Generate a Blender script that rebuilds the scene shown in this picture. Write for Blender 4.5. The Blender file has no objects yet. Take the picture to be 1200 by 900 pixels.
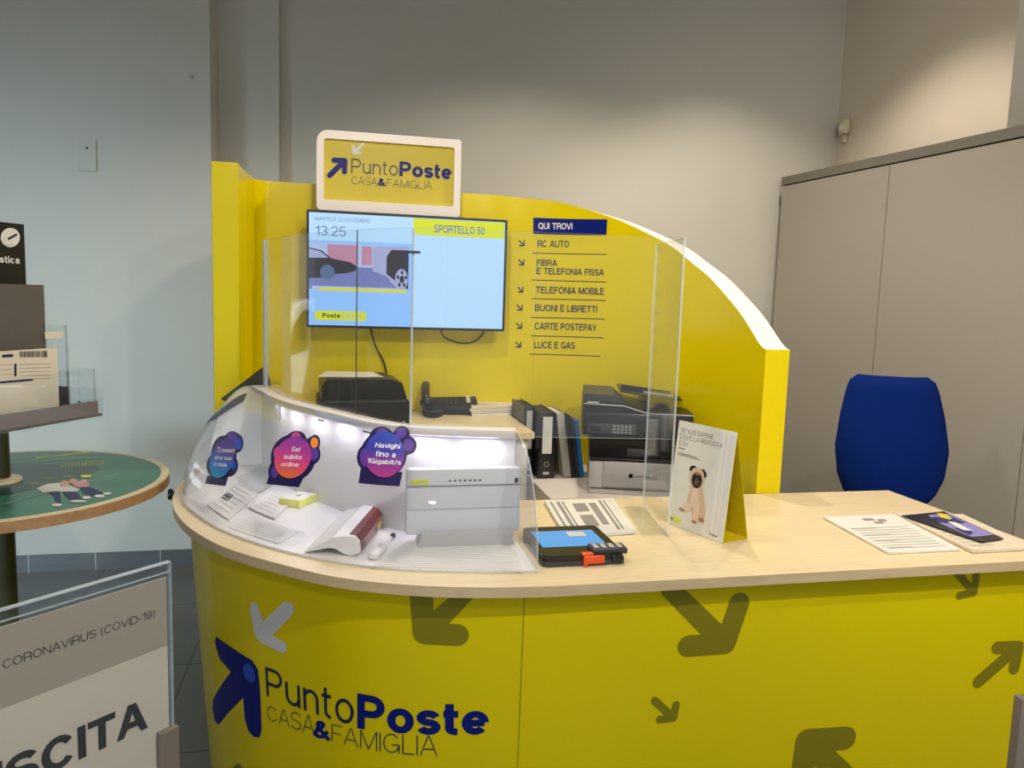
import bpy, bmesh, math, random
import numpy as np
from mathutils import Matrix, Vector
from mathutils.geometry import delaunay_2d_cdt
random.seed(7)
sc = bpy.context.scene
COL = sc.collection

# ------------------------------------------------------------------ camera
FPX, EYE = 900.0, 1.55
_d = np.array([-250.0, 7900.0, FPX]); _d /= np.linalg.norm(_d)
_x = 400.0 - 600.0
_Y = np.array([_x, -(_d[0]*_x + _d[2]*FPX)/_d[1], FPX]); _Y /= np.linalg.norm(_Y)
_Z = -_d; _X = np.cross(_Y, _Z)
ROT = np.array([_X, _Y, _Z]); EYEP = np.array([0, 0, EYE])
cam_d = bpy.data.cameras.new('camera'); cam = bpy.data.objects.new('camera', cam_d); COL.objects.link(cam)
cam_d.sensor_width = 36.0; cam_d.lens = FPX/1200.0*36.0; cam_d.clip_start = 0.05
_r, _u, _b = ROT[:, 0], -ROT[:, 1], -ROT[:, 2]
cam.matrix_world = Matrix(((_r[0], _u[0], _b[0], 0), (_r[1], _u[1], _b[1], 0), (_r[2], _u[2], _b[2], EYE), (0, 0, 0, 1)))
sc.camera = cam

def ray(px, py): return ROT @ np.array([px-600.0, py-450.0, FPX])
def at_z(px, py, z): r = ray(px, py); return EYEP + r*(z-EYE)/r[2]
def at_y(px, py, y): r = ray(px, py); return EYEP + r*y/r[1]
def at_x(px, py, x): r = ray(px, py); return EYEP + r*x/r[0]
def proj(P):
    c = (np.asarray(P, float)-EYEP) @ ROT
    return np.stack([600+FPX*c[..., 0]/c[..., 2], 450+FPX*c[..., 1]/c[..., 2]], -1), c[..., 2]

# ------------------------------------------------------------------ light and exposure
sc.view_settings.view_transform = 'Standard'; sc.view_settings.look = 'None'
sc.view_settings.gamma = 1.0; sc.view_settings.use_curve_mapping = False
sc.view_settings.exposure = 0.0
w = bpy.data.worlds.new('world'); sc.world = w; w.use_nodes = True
bg = w.node_tree.nodes['Background']; bg.inputs[0].default_value = (0.86, 0.93, 1.0, 1); bg.inputs[1].default_value = 0.68
def light(name, kind, loc, energy, color=(1, 1, 1), size=0.1, size_y=None, aim=None, spot=None, blend=0.3):
    d = bpy.data.lights.new(name, kind); d.energy = energy; d.color = color
    if kind == 'AREA':
        d.size = size
        if size_y: d.shape = 'RECTANGLE'; d.size_y = size_y
    else: d.shadow_soft_size = size
    if kind == 'SPOT': d.spot_size = math.radians(spot); d.spot_blend = blend
    o = bpy.data.objects.new(name, d); COL.objects.link(o); o.location = loc
    if aim is not None: o.rotation_euler = (Vector(aim)-Vector(loc)).to_track_quat('-Z', 'Y').to_euler()
    return o
WARM = (1.0, 0.86, 0.68); DAY = (0.62, 0.86, 1.0)
light('lamp_over_counter', 'SPOT', (0.19, 2.0, 2.66), 36, WARM, 0.04, aim=(0.19, 2.0, 0), spot=172, blend=0.25)
light('front_downlight', 'SPOT', (0.9, 0.25, 2.75), 104, (1.0, 0.94, 0.84), 0.04, aim=(0.9, 1.3, 0.3), spot=130, blend=0.6)
light('front_downlight_left', 'SPOT', (-0.6, -0.4, 2.9), 40, (1.0, 0.94, 0.84), 0.06, aim=(-0.3, 1.6, 0.3), spot=120, blend=0.6)
light('back_wall_downlight', 'SPOT', (1.1, 3.2, 3.6), 105, WARM, 0.05, aim=(1.1, 3.6, 0), spot=124, blend=0.5)
light('right_wall_downlight', 'SPOT', (2.35, 3.7, 3.8), 110, WARM, 0.05, aim=(2.4, 3.8, 0), spot=104, blend=0.5)
light('right_aisle_downlight', 'SPOT', (1.2, 0.4, 3.2), 145, WARM, 0.06, aim=(2.9, 3.2, 1.2), spot=90, blend=0.7)
light('shop_front_daylight', 'SPOT', (-3.3, -0.6, 1.3), 680, DAY, 0.5, aim=(-1.85, 4.44, 0.65), spot=52, blend=1.0)
sun = light('sun', 'SUN', (0, 0, 6), 14.0, (1.0, 0.97, 0.92), 0.01, aim=(-0.6, 0.25, 5.25)); sun.data.angle = 0.01

# ------------------------------------------------------------------ materials
def lin(h):
    h = h.lstrip('#'); c = [int(h[i:i+2], 16)/255 for i in (0, 2, 4)]
    return tuple(x/12.92 if x <= 0.04045 else ((x+0.055)/1.055)**2.4 for x in c) + (1,)
MATS = {}
def mat(name, hexc, rough=0.5, metal=0.0, noise=0.06, scale=30.0, bump=0.0, spec=0.5, emit=0.0, coat=0.0):
    if name in MATS: return MATS[name]
    m = bpy.data.materials.new(name); m.use_nodes = True; n = m.node_tree.nodes; L = m.node_tree.links
    b = n['Principled BSDF']; c = lin(hexc)
    b.inputs['Roughness'].default_value = rough; b.inputs['Metallic'].default_value = metal
    b.inputs['Specular IOR Level'].default_value = spec; b.inputs['Coat Weight'].default_value = coat
    if emit:
        b.inputs['Base Color'].default_value = (0.01, 0.01, 0.01, 1)
        b.inputs['Emission Color'].default_value = c; b.inputs['Emission Strength'].default_value = emit
    else:
        tc = n.new('ShaderNodeTexCoord'); nz = n.new('ShaderNodeTexNoise'); nz.inputs['Scale'].default_value = scale; nz.inputs['Detail'].default_value = 4
        L.new(tc.outputs['Object'], nz.inputs['Vector'])
        mx = n.new('ShaderNodeMix'); mx.data_type = 'RGBA'
        k = 1-noise
        mx.inputs[6].default_value = (c[0]*k, c[1]*k, c[2]*k, 1); mx.inputs[7].default_value = (min(1, c[0]*(1+noise)), min(1, c[1]*(1+noise)), min(1, c[2]*(1+noise)), 1)
        L.new(nz.outputs['Fac'], mx.inputs[0]); L.new(mx.outputs[2], b.inputs['Base Color'])
        if bump:
            bp = n.new('ShaderNodeBump'); bp.inputs['Strength'].default_value = bump; bp.inputs['Distance'].default_value = 0.002
            L.new(nz.outputs['Fac'], bp.inputs['Height']); L.new(bp.outputs['Normal'], b.inputs['Normal'])
    MATS[name] = m; return m

def wood(name, h1, h2, rough=0.35, axis=(1.2, 14, 14)):
    m = bpy.data.materials.new(name); m.use_nodes = True; n = m.node_tree.nodes; L = m.node_tree.links; b = n['Principled BSDF']
    tc = n.new('ShaderNodeTexCoord'); mp = n.new('ShaderNodeMapping'); mp.inputs['Scale'].default_value = axis
    nz = n.new('ShaderNodeTexNoise'); nz.inputs['Scale'].default_value = 6; nz.inputs['Detail'].default_value = 8; nz.inputs['Roughness'].default_value = 0.65; nz.inputs['Distortion'].default_value = 0.4
    cr = n.new('ShaderNodeValToRGB'); cr.color_ramp.elements[0].position = 0.3; cr.color_ramp.elements[1].position = 0.7
    cr.color_ramp.elements[0].color = lin(h1); cr.color_ramp.elements[1].color = lin(h2)
    L.new(tc.outputs['Object'], mp.inputs['Vector']); L.new(mp.outputs['Vector'], nz.inputs['Vector']); L.new(nz.outputs['Fac'], cr.inputs['Fac']); L.new(cr.outputs['Color'], b.inputs['Base Color'])
    b.inputs['Roughness'].default_value = rough; MATS[name] = m; return m

def acrylic(name, tint=(0.97, 0.985, 0.99), haze=0.0, gloss=0.62, edge=False):
    m = bpy.data.materials.new(name); m.use_nodes = True; n = m.node_tree.nodes; L = m.node_tree.links
    n.remove(n['Principled BSDF']); out = n['Material Output']
    tr = n.new('ShaderNodeBsdfTransparent'); tr.inputs['Color'].default_value = tint + (1,)
    gl = n.new('ShaderNodeBsdfGlossy'); gl.inputs['Roughness'].default_value = 0.02
    df = n.new('ShaderNodeBsdfDiffuse'); df.inputs['Color'].default_value = (0.85, 0.9, 0.95, 1)
    nz = n.new('ShaderNodeTexNoise'); nz.inputs['Scale'].default_value = 3.0
    ge = n.new('ShaderNodeNewGeometry'); mr = n.new('ShaderNodeMapRange')
    mr.inputs['To Min'].default_value = 1.49; mr.inputs['To Max'].default_value = 1/1.49
    fr = n.new('ShaderNodeFresnel'); L.new(ge.outputs['Backfacing'], mr.inputs['Value']); L.new(mr.outputs['Result'], fr.inputs['IOR'])
    mu = n.new('ShaderNodeMath'); mu.operation = 'MULTIPLY'; mu.inputs[1].default_value = gloss; L.new(fr.outputs['Fac'], mu.inputs[0])
    hz = n.new('ShaderNodeMath'); hz.operation = 'MULTIPLY_ADD'; hz.inputs[1].default_value = haze*0.3; hz.inputs[2].default_value = haze*0.85; L.new(nz.outputs['Fac'], hz.inputs[0])
    m1 = n.new('ShaderNodeMixShader'); L.new(hz.outputs[0], m1.inputs[0]); L.new(tr.outputs[0], m1.inputs[1]); L.new(df.outputs[0], m1.inputs[2])
    m2 = n.new('ShaderNodeMixShader'); L.new(mu.outputs[0], m2.inputs[0]); L.new(m1.outputs[0], m2.inputs[1]); L.new(gl.outputs[0], m2.inputs[2])
    L.new(m2.outputs[0], out.inputs['Surface']); MATS[name] = m; return m

def gradient(name, stops, axis=1, rough=0.4):
    m = bpy.data.materials.new(name); m.use_nodes = True; n = m.node_tree.nodes; L = m.node_tree.links; b = n['Principled BSDF']
    tc = n.new('ShaderNodeTexCoord'); sp = n.new('ShaderNodeSeparateXYZ'); cr = n.new('ShaderNodeValToRGB')
    L.new(tc.outputs['Generated'], sp.inputs[0]); L.new(sp.outputs[axis], cr.inputs['Fac']); L.new(cr.outputs['Color'], b.inputs['Base Color'])
    while len(cr.color_ramp.elements) < len(stops): cr.color_ramp.elements.new(0.5)
    for e, (p, h) in zip(cr.color_ramp.elements, stops): e.position = p; e.color = lin(h)
    b.inputs['Roughness'].default_value = rough; MATS[name] = m; return m

def tiles(name, h1, h2, hm, size, off, height=None, joint=0.0025):
    m = bpy.data.materials.new(name); m.use_nodes = True; n = m.node_tree.nodes; L = m.node_tree.links; b = n['Principled BSDF']
    tc = n.new('ShaderNodeTexCoord'); mp = n.new('ShaderNodeMapping'); mp.inputs['Location'].default_value = off
    br = n.new('ShaderNodeTexBrick'); br.offset = 0; br.inputs['Scale'].default_value = 1; br.inputs['Brick Width'].default_value = size; br.inputs['Row Height'].default_value = height or size
    br.inputs['Mortar Size'].default_value = joint; br.inputs['Color1'].default_value = lin(h1); br.inputs['Color2'].default_value = lin(h2); br.inputs['Mortar'].default_value = lin(hm)
    L.new(tc.outputs['Object'], mp.inputs['Vector']); L.new(mp.outputs['Vector'], br.inputs['Vector'])
    nz = n.new('ShaderNodeTexNoise'); nz.inputs['Scale'].default_value = 5; nz.inputs['Detail'].default_value = 5
    mx = n.new('ShaderNodeMix'); mx.data_type = 'RGBA'; mx.blend_type = 'MULTIPLY'; mx.inputs[0].default_value = 0.25
    L.new(br.outputs['Color'], mx.inputs[6]); L.new(nz.outputs['Fac'], mx.inputs[7]); L.new(mx.outputs[2], b.inputs['Base Color'])
    b.inputs['Roughness'].default_value = 0.35; MATS[name] = m; return m

WALL = mat('wall_paint', '#c4c2ba', 0.85, noise=0.03, scale=4, bump=0.05)
WALLR = mat('warm_wall_paint', '#d6cdc0', 0.85, noise=0.03, scale=4, bump=0.05)
FLOOR = tiles('grey_floor_tile', '#6d6f70', '#737475', '#3f4144', 0.645, (0.604, 0.642, 0), joint=0.004)
SKIRT = tiles('grey_skirting_tile', '#5e6062', '#646668', '#b5b8ba', 0.328, (float(-at_y(112, 655, 4.43)[0]), 0.6, 0.3), 1.6)
YEL = mat('yellow_laminate', '#dfcb00', 0.2, noise=0.02, scale=6, spec=0.3)
YELM = mat('yellow_print', '#cdb90a', 0.45, noise=0.02)
YDARK = mat('olive_print', '#857c0c', 0.3, noise=0.02)
WHITE = mat('white_plastic', '#e9e7e3', 0.35, noise=0.02)
CREAM = mat('white_edge_laminate', '#efe6df', 0.4, noise=0.02)
PAPER = mat('white_paper', '#dfddd6', 0.7, noise=0.03)
PAPERB = mat('beige_paper', '#d8cdb8', 0.7, noise=0.05)
INK = mat('dark_ink', '#2b2b30', 0.6, noise=0.02)
GINK = mat('grey_ink', '#8d8b88', 0.6, noise=0.02)
LINK = mat('pale_ink', '#bdbab5', 0.6, noise=0.02)
NAVY = mat('navy_print', '#0a1a74', 0.4, noise=0.02, spec=0.2)
NAVYL = mat('bright_blue_print', '#1c4fc0', 0.35, noise=0.02)
NAVYT = mat('navy_text', '#141c4a', 0.4, noise=0.02)
LGREY = mat('light_grey_print', '#d2d2d4', 0.4, noise=0.02)
BLACK = mat('black_plastic', '#141416', 0.35, noise=0.1)
BLACKM = mat('black_matte', '#1b1c20', 0.7, noise=0.15, scale=80)
DGREY = mat('dark_grey_plastic', '#3a3b3d', 0.45, noise=0.06)
MGREY = mat('mid_grey_plastic', '#8b8b8c', 0.45, noise=0.04)
LGP = mat('light_grey_plastic', '#b7b5b3', 0.45, noise=0.03)
CAB = mat('grey_cabinet_laminate', '#a5a098', 0.6, noise=0.05, scale=200)
CABT = mat('grey_cabinet_trim', '#77736c', 0.6, noise=0.05, scale=200)
STEEL = mat('brushed_steel', '#9a9a9a', 0.35, 0.9, noise=0.05)
BLUE = mat('blue_upholstery', '#08246a', 0.95, spec=0.1, noise=0.18, scale=260, bump=0.3)
ORANGE = mat('orange_plastic', '#e2501c', 0.4, noise=0.03)
LIME = mat('lime_print', '#d3dc4e', 0.5, noise=0.03)
GREEN = mat('green_print', '#37785c', 0.3, noise=0.03, scale=8)
SKIN = mat('skin_print', '#d9a98c', 0.5); PINK = mat('pink_print', '#e0a0ae', 0.5); JEANS = mat('denim_print', '#27335e', 0.5)
FAWN = mat('fawn_print', '#d6b9a0', 0.6, noise=0.1); FAWND = mat('tan_print', '#a9805f', 0.6, noise=0.1); MASK = mat('dark_brown_print', '#2c2220', 0.6)
RED = mat('dark_red_plastic', '#6d1218', 0.3, noise=0.04)
OLIVE = mat('dark_olive_lacquer', '#3a3a20', 0.4, noise=0.05)
WOODM = wood('birch_laminate', '#dcc69c', '#eadab4')
WOODE = wood('birch_edge_shaded', '#c9b08a', '#d9c49c', 0.45)  # same birch as the worktop, with the shade on its edge put into the colour
WOODB = wood('brown_wood_edge', '#9d7450', '#b58c62', 0.45)
ACR = acrylic('clear_acrylic', haze=0.008)
ACRD = acrylic('clear_bubble_acrylic', (0.985, 0.985, 0.995), haze=0.012)
ACRE = acrylic('acrylic_edge', (0.75, 0.82, 0.86), haze=0.45)
SCREEN = mat('screen_pale_blue', '#8fc2ff', emit=1.0); SCREENW = mat('screen_white_blue', '#b4dcff', emit=1.0)
SYEL = mat('screen_yellow', '#d9e200', emit=0.95); SBLUE = mat('screen_blue', '#2a5fc0', emit=0.8); SGREY = mat('screen_grey', '#5a74a0', emit=0.8)
SROAD = mat('screen_road', '#7a86c8', emit=0.8); SBRICK = mat('screen_brick', '#cf8fb0', emit=0.8); SDARK = mat('screen_dark', '#151a33', emit=0.8); SSILV = mat('screen_silver', '#a9b0dd', emit=0.9); SSKY = mat('screen_sky', '#b4c8f4', emit=0.9)
LED = mat('led_strip_light', '#cfc8ff', emit=6.0)
PADS = mat('pad_screen_blue', '#58aef2', emit=0.85)

# ------------------------------------------------------------------ mesh helpers
class MB:
    def __init__(s): s.v = []; s.f = []; s.m = []; s.M = Matrix.Identity(4)
    def add(s, vs, fs, m=0):
        o = len(s.v); s.v += [tuple(s.M @ Vector([float(c) for c in p])) for p in vs]
        s.f += [tuple(i+o for i in f) for f in fs]; s.m += [m]*len(fs); return s
    def box(s, c, d, m=0, r=0.0, seg=2):
        if r <= 0:
            x, y, z = (k/2 for k in d)
            vs = [(c[0]+a*x, c[1]+b*y, c[2]+e*z) for a in (-1, 1) for b in (-1, 1) for e in (-1, 1)]
            return s.add(vs, [(0, 1, 3, 2), (4, 6, 7, 5), (0, 4, 5, 1), (2, 3, 7, 6), (0, 2, 6, 4), (1, 5, 7, 3)], m)
        bm = bmesh.new(); bmesh.ops.create_cube(bm, size=1)
        for q in bm.verts: q.co = Vector((q.co.x*d[0], q.co.y*d[1], q.co.z*d[2]))
        bmesh.ops.bevel(bm, geom=bm.edges[:], offset=r, segments=seg, affect='EDGES', profile=0.5)
        bm.verts.ensure_lookup_table()
        vs = [(q.co.x+c[0], q.co.y+c[1], q.co.z+c[2]) for q in bm.verts]; fs = [[q.index for q in f.verts] for f in bm.faces]; bm.free()
        return s.add(vs, fs, m)
    def prism(s, pts, h0, h1, m=0, ax=2, side_m=None):
        # polygon pts (a, b) extruded along axis ax from h0 to h1
        def P(a, b, h): return (a, b, h) if ax == 2 else ((a, h, b) if ax == 1 else (h, a, b))
        n = len(pts); vs = [P(a, b, h0) for a, b in pts]+[P(a, b, h1) for a, b in pts]
        s.add(vs, [tuple(range(n))[::-1], tuple(range(n, 2*n))], m)
        return s.add(vs, [(i, (i+1) % n, n+(i+1) % n, n+i) for i in range(n)], m if side_m is None else side_m)
    def cyl(s, a, b, r, r2=None, n=20, m=0):
        a = Vector(a); b = Vector(b); r2 = r if r2 is None else r2
        q = (b-a).to_track_quat('Z', 'Y').to_matrix(); vs = []
        for p, k in ((a, r), (b, r2)): vs += [p+q @ Vector((k*math.cos(2*math.pi*i/n), k*math.sin(2*math.pi*i/n), 0)) for i in range(n)]
        return s.add(vs, [tuple(range(n))[::-1], tuple(range(n, 2*n))]+[(i, (i+1) % n, n+(i+1) % n, n+i) for i in range(n)], m)
    def tube(s, pts, r, n=8, m=0):
        pts = [Vector([float(c) for c in p]) for p in pts]; vs = []; ref = None
        for i, p in enumerate(pts):
            t = (pts[min(i+1, len(pts)-1)]-pts[max(i-1, 0)]).normalized()
            if ref is None: ref = t.orthogonal().normalized()
            ref = (ref-t*ref.dot(t)).normalized(); w_ = t.cross(ref)
            vs += [p+r*(ref*math.cos(2*math.pi*k/n)+w_*math.sin(2*math.pi*k/n)) for k in range(n)]
        fs = [(i*n+k, i*n+(k+1) % n, (i+1)*n+(k+1) % n, (i+1)*n+k) for i in range(len(pts)-1) for k in range(n)]
        fs += [tuple(range(n))[::-1], tuple(range((len(pts)-1)*n, len(pts)*n))]
        return s.add(vs, fs, m)
    def lathe(s, prof, c=(0, 0, 0), n=32, m=0):
        vs = [(c[0]+r*math.cos(2*math.pi*k/n), c[1]+r*math.sin(2*math.pi*k/n), c[2]+z) for r, z in prof for k in range(n)]
        fs = [(i*n+k, i*n+(k+1) % n, (i+1)*n+(k+1) % n, (i+1)*n+k) for i in range(len(prof)-1) for k in range(n)]
        return s.add(vs, fs, m)
    def sphere(s, c, r, n=16, m=0):
        k = n//2; R3 = r if hasattr(r, '__len__') else (r, r, r)
        vs = [(c[0]+R3[0]*math.sin(math.pi*i/k)*math.cos(2*math.pi*j/n), c[1]+R3[1]*math.sin(math.pi*i/k)*math.sin(2*math.pi*j/n), c[2]+R3[2]*math.cos(math.pi*i/k)) for i in range(k+1) for j in range(n)]
        return s.add(vs, [(i*n+j, i*n+(j+1) % n, (i+1)*n+(j+1) % n, (i+1)*n+j) for i in range(k) for j in range(n)], m)
    def grid(s, rows, m=0, wrap=False):
        n = len(rows[0]); vs = [p for r in rows for p in r]
        fs = [(i*n+j, i*n+(j+1) % n, (i+1)*n+(j+1) % n, (i+1)*n+j) for i in range(len(rows)-1) for j in range(n if wrap else n-1)]
        return s.add(vs, fs, m)
    def build(s, name, mats, parent=None, angle=35, local=False):
        me = bpy.data.meshes.new(name); vs = s.v
        if parent is not None and not local:
            inv = RM[parent.name].inverted(); vs = [tuple(inv @ Vector(p)) for p in vs]
        me.from_pydata(vs, [], s.f); me.validate()
        for q in (mats if isinstance(mats, (list, tuple)) else [mats]): me.materials.append(q)
        if len(me.polygons) == len(s.m): me.polygons.foreach_set('material_index', s.m)
        bm = bmesh.new(); bm.from_mesh(me); bmesh.ops.remove_doubles(bm, verts=bm.verts, dist=1e-6); bmesh.ops.recalc_face_normals(bm, faces=bm.faces); bm.to_mesh(me); bm.free()
        me.polygons.foreach_set('use_smooth', [True]*len(me.polygons)); me.set_sharp_from_angle(angle=math.radians(angle))
        o = bpy.data.objects.new(name, me); COL.objects.link(o)
        if parent is not None: o.parent = parent; RM[o.name] = RM[parent.name]
        else: RM[o.name] = Matrix.Identity(4)
        return o
RM = {}
def tag(o, label=None, cat=None, group=None, kind=None):
    for k, q in (('label', label), ('category', cat), ('group', group), ('kind', kind)):
        if q: o[k] = q
    return o
def thing(name, label, cat, loc, rz=0.0, group=None, tilt=None):
    o = bpy.data.objects.new(name, None); COL.objects.link(o); o.empty_display_size = 0.1
    loc = Vector([float(c) for c in loc])
    o.location = loc; o.rotation_euler = (tilt or 0.0, 0, rz)
    RM[o.name] = Matrix.Translation(loc) @ o.rotation_euler.to_matrix().to_4x4()
    return tag(o, label, cat, group)
def struct(name, mb, m, **k): return tag(mb.build(name, m, **k), kind='structure')
def copy_tree(root, loc, label):
    r = root.copy(); COL.objects.link(r); r.location = [float(c) for c in loc]; r['label'] = label
    for ch in root.children:
        c = ch.copy(); COL.objects.link(c); c.parent = r
        for g in ch.children:
            d = g.copy(); COL.objects.link(d); d.parent = c
    return r

# 2-D shapes
def catmull(P, n=8):
    P = [np.array(p, float) for p in P]; Q = [2*P[0]-P[1]]+P+[2*P[-1]-P[-2]]; out = []
    for i in range(1, len(Q)-2):
        for k in range(n):
            t = k/n; a, b, c, d = Q[i-1:i+3]
            out.append(0.5*((2*b)+(c-a)*t+(2*a-5*b+4*c-d)*t*t+(3*b-a-3*c+d)*t**3))
    return np.array(out+[P[-1]])
def normals2(P):
    T = np.gradient(P, axis=0); T /= np.linalg.norm(T, axis=1)[:, None]; return np.stack([-T[:, 1], T[:, 0]], 1)
def resample(P, n):
    d = np.r_[0, np.cumsum(np.linalg.norm(np.diff(P, axis=0), axis=1))]; t = np.linspace(0, d[-1], n)
    return np.stack([np.interp(t, d, P[:, k]) for k in range(P.shape[1])], 1)
def rrect(x0, y0, x1, y1, r, n=6):
    out = []
    rs = r if hasattr(r, '__len__') else (r,)*4
    for (cx, cy, a, q) in ((x1-rs[0], y1-rs[0], 0, rs[0]), (x0+rs[1], y1-rs[1], 90, rs[1]), (x0+rs[2], y0+rs[2], 180, rs[2]), (x1-rs[3], y0+rs[3], 270, rs[3])):
        out += [(cx+q*math.cos(math.radians(a+90*k/n)), cy+q*math.sin(math.radians(a+90*k/n))) for k in range(n+1)]
    return out
def ellipse(cx, cy, rx, ry, n=28, rot=0):
    c, s = math.cos(rot), math.sin(rot)
    return [(cx+rx*math.cos(2*math.pi*k/n)*c-ry*math.sin(2*math.pi*k/n)*s, cy+rx*math.cos(2*math.pi*k/n)*s+ry*math.sin(2*math.pi*k/n)*c) for k in range(n)]
def capsule(a, b, w_, n=8):
    a = np.array(a, float); b = np.array(b, float); t = math.atan2(b[1]-a[1], b[0]-a[0])
    return [tuple(b+w_/2*np.array([math.cos(t-math.pi/2+math.pi*k/n), math.sin(t-math.pi/2+math.pi*k/n)])) for k in range(n+1)] + \
           [tuple(a+w_/2*np.array([math.cos(t+math.pi/2+math.pi*k/n), math.sin(t+math.pi/2+math.pi*k/n)])) for k in range(n+1)]

# a thin printed mark: polygons in (a, b) mapped through fn(a, b, lift)
def densify(poly, step):
    out = []
    for i in range(len(poly)):
        a = np.array(poly[i], float); b = np.array(poly[(i+1) % len(poly)], float); k = max(1, int(np.linalg.norm(b-a)/step))
        out += [tuple(a+(b-a)*j/k) for j in range(k)]
    return out
def decal(name, polys, fn, m, parent, lift=0.0012, rings=1, step=None):
    mb = MB()
    if rings > 1:
        for poly in polys:
            n = len(poly); c = np.mean(np.array(poly), 0); vs = [fn(c[0], c[1], lift)]; fs = []
            for k in range(1, rings+1):
                vs += [fn(c[0]+(a-c[0])*k/rings, c[1]+(b-c[1])*k/rings, lift) for a, b in poly]
            fs += [(0, 1+i, 1+(i+1) % n) for i in range(n)]
            for k in range(rings-1):
                o = 1+k*n; fs += [(o+i, o+(i+1) % n, o+n+(i+1) % n, o+n+i) for i in range(n)]
            mb.add(vs, fs)
    else:
        V, F = tess(polys, step); mb.add([fn(a, b, lift) for a, b in V], F)
    return mb.build(name, m, parent)

# lettering drawn as strokes: cap height 1, x-height 0.73, stroke width w
def _arc(cx, cy, rx, ry, a0, a1, n=10):
    return [(cx+rx*math.cos(math.radians(a0+(a1-a0)*k/n)), cy+ry*math.sin(math.radians(a0+(a1-a0)*k/n))) for k in range(n+1)]
def glyph(c, w):
    h = w/2; X = 0.73; T = 1-h; x = X-h; A = _arc
    def bowl(x0, x1, y0, y1): r = (y1-y0)/2; q = min(r, (x1-x0)*.7); return [(x0, y1), (x1-q, y1)]+A(x1-q, (y0+y1)/2, q, r, 90, -90)+[(x0, y0)]
    def ring(x0, x1, y0, y1, n=20): return A((x0+x1)/2, (y0+y1)/2, (x1-x0)/2, (y1-y0)/2, 90, 450, n)
    W = .78
    if c == ' ': return .36, []
    if c in 'A': W = .80; return W, [[(h*.9-.03, -h), (W/2-.02, 1)], [(W/2+.02, 1), (W-h*.9+.03, -h)], [(W*.22, .33), (W*.78, .33)]]
    if c == 'B': return .74, [[(h, 0), (h, 1)], bowl(h, .68-h, .53, T), bowl(h, .74-h, h, .53)]
    if c == 'C': W = .82; return W, [A(W/2, .5, W/2-h, .5-h, 35, 325, 18)]
    if c == 'D': W = .80; return W, [[(h, 0), (h, 1)], [(h, T), (W*.4, T)]+A(W*.4, .5, W*.6-h, .5-h, 90, -90, 14)+[(h, h)]]
    if c in 'E\u00c8': s = [[(h, 0), (h, 1)], [(h, T), (.66, T)], [(h, .53), (.62, .53)], [(h, h), (.68, h)]]; return .68, s+([[(.22, 1.28), (.42, 1.08)]] if c != 'E' else [])
    if c == 'F': return .64, [[(h, 0), (h, 1)], [(h, T), (.64, T)], [(h, .51), (.58, .51)]]
    if c == 'G': W = .84; return W, [A(W/2, .5, W/2-h, .5-h, 38, 350, 18), [(W*.52, .43), (W-h, .43)], [(W-h, .46), (W-h, 0)]]
    if c in 'I\u00cc': return w, [[(h, 0), (h, 1)]]+([[(h-.14, 1.28), (h+.06, 1.08)]] if c != 'I' else [])
    if c == 'L': return .58, [[(h, 0), (h, 1)], [(h, h), (.58, h)]]
    if c == 'M': W = .92; return W, [[(h, 0), (h, 1)], [(h+.01, 1+h*.2), (W/2, h*.6)], [(W/2, h*.6), (W-h-.01, 1+h*.2)], [(W-h, 0), (W-h, 1)]]
    if c == 'N': W = .78; return W, [[(h, 0), (h, 1)], [(h+.01, 1), (W-h-.01, 0)], [(W-h, 0), (W-h, 1)]]
    if c == 'O': W = .86; return W, [ring(h, W-h, h, T)]
    if c == 'P': W = .70; return W, [[(h, 0), (h, 1)], bowl(h, W-h, .45, T)]
    if c == 'Q': W = .86; return W, [ring(h, W-h, h, T), [(W*.58, .25), (W*.95, -.02)]]
    if c == 'R': W = .76; return W, [[(h, 0), (h, 1)], bowl(h, W-h, .47, T), A(W-h-.2, .27, .19, .20, 90, 0, 6)+[(W-h, 0)]]
    if c == 'S': W = .74; return W, [A(W/2, .75-h*.5, W/2-h, .25-h*.5, 20, 270, 12)[:-1]+A(W/2, .25+h*.5, W/2-h, .25-h*.5, 90, -160, 12)]
    if c == 'T': W = .72; return W, [[(0, T), (W, T)], [(W/2, 0), (W/2, 1)]]
    if c == 'U': W = .78; return W, [[(h, 1), (h, .32)]+A(W/2, .32, W/2-h, .32-h, 180, 360, 12)+[(W-h, 1)]]
    if c == 'V': W = .78; return W, [[(h*.9-.03, 1+h), (W/2-.01, 0)], [(W/2+.01, 0), (W-h*.9+.03, 1+h)]]
    if c == 'Y': W = .78; return W, [[(h*.9-.03, 1+h), (W/2, .42)], [(W-h*.9+.03, 1+h), (W/2, .42)], [(W/2, 0), (W/2, .46)]]
    if c == '&': W = .80; return W, [[(W, -.02), (.24, .62)]+A(.36, .79, .17-h*.3, .21-h, 215, -40, 10)+[(.40, .60), (.2, .47)]+A(.30, .26, .30-h, .26-h, 120, 270, 8)+A(.36, .30, .34-h, .30-h, 275, 360, 6)+[(.72, .46)]]
    if c == '0': W = .60; return W, [ring(h, W-h, h, T)]
    if c == '1': return .36, [[(.36-h, 0), (.36-h, 1)], [(0, .76), (.2, .78), (.36-h, .97)]]
    if c == '2': W = .60; return W, [A(W/2, .70, W/2-h, .30-h, 170, -20, 10)+[(W*.55, .36), (h, h*1.2)], [(0, h), (W, h)]]
    if c == '3': W = .60; return W, [A(W/2, .75-h*.4, W/2-h*1.2, .25-h*.6, 160, -90, 10), A(W/2, .27, W/2-h, .27-h, 90, -160, 10), [(W*.38, .54-h*.4), (W/2, .54-h*.4)]]
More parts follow.
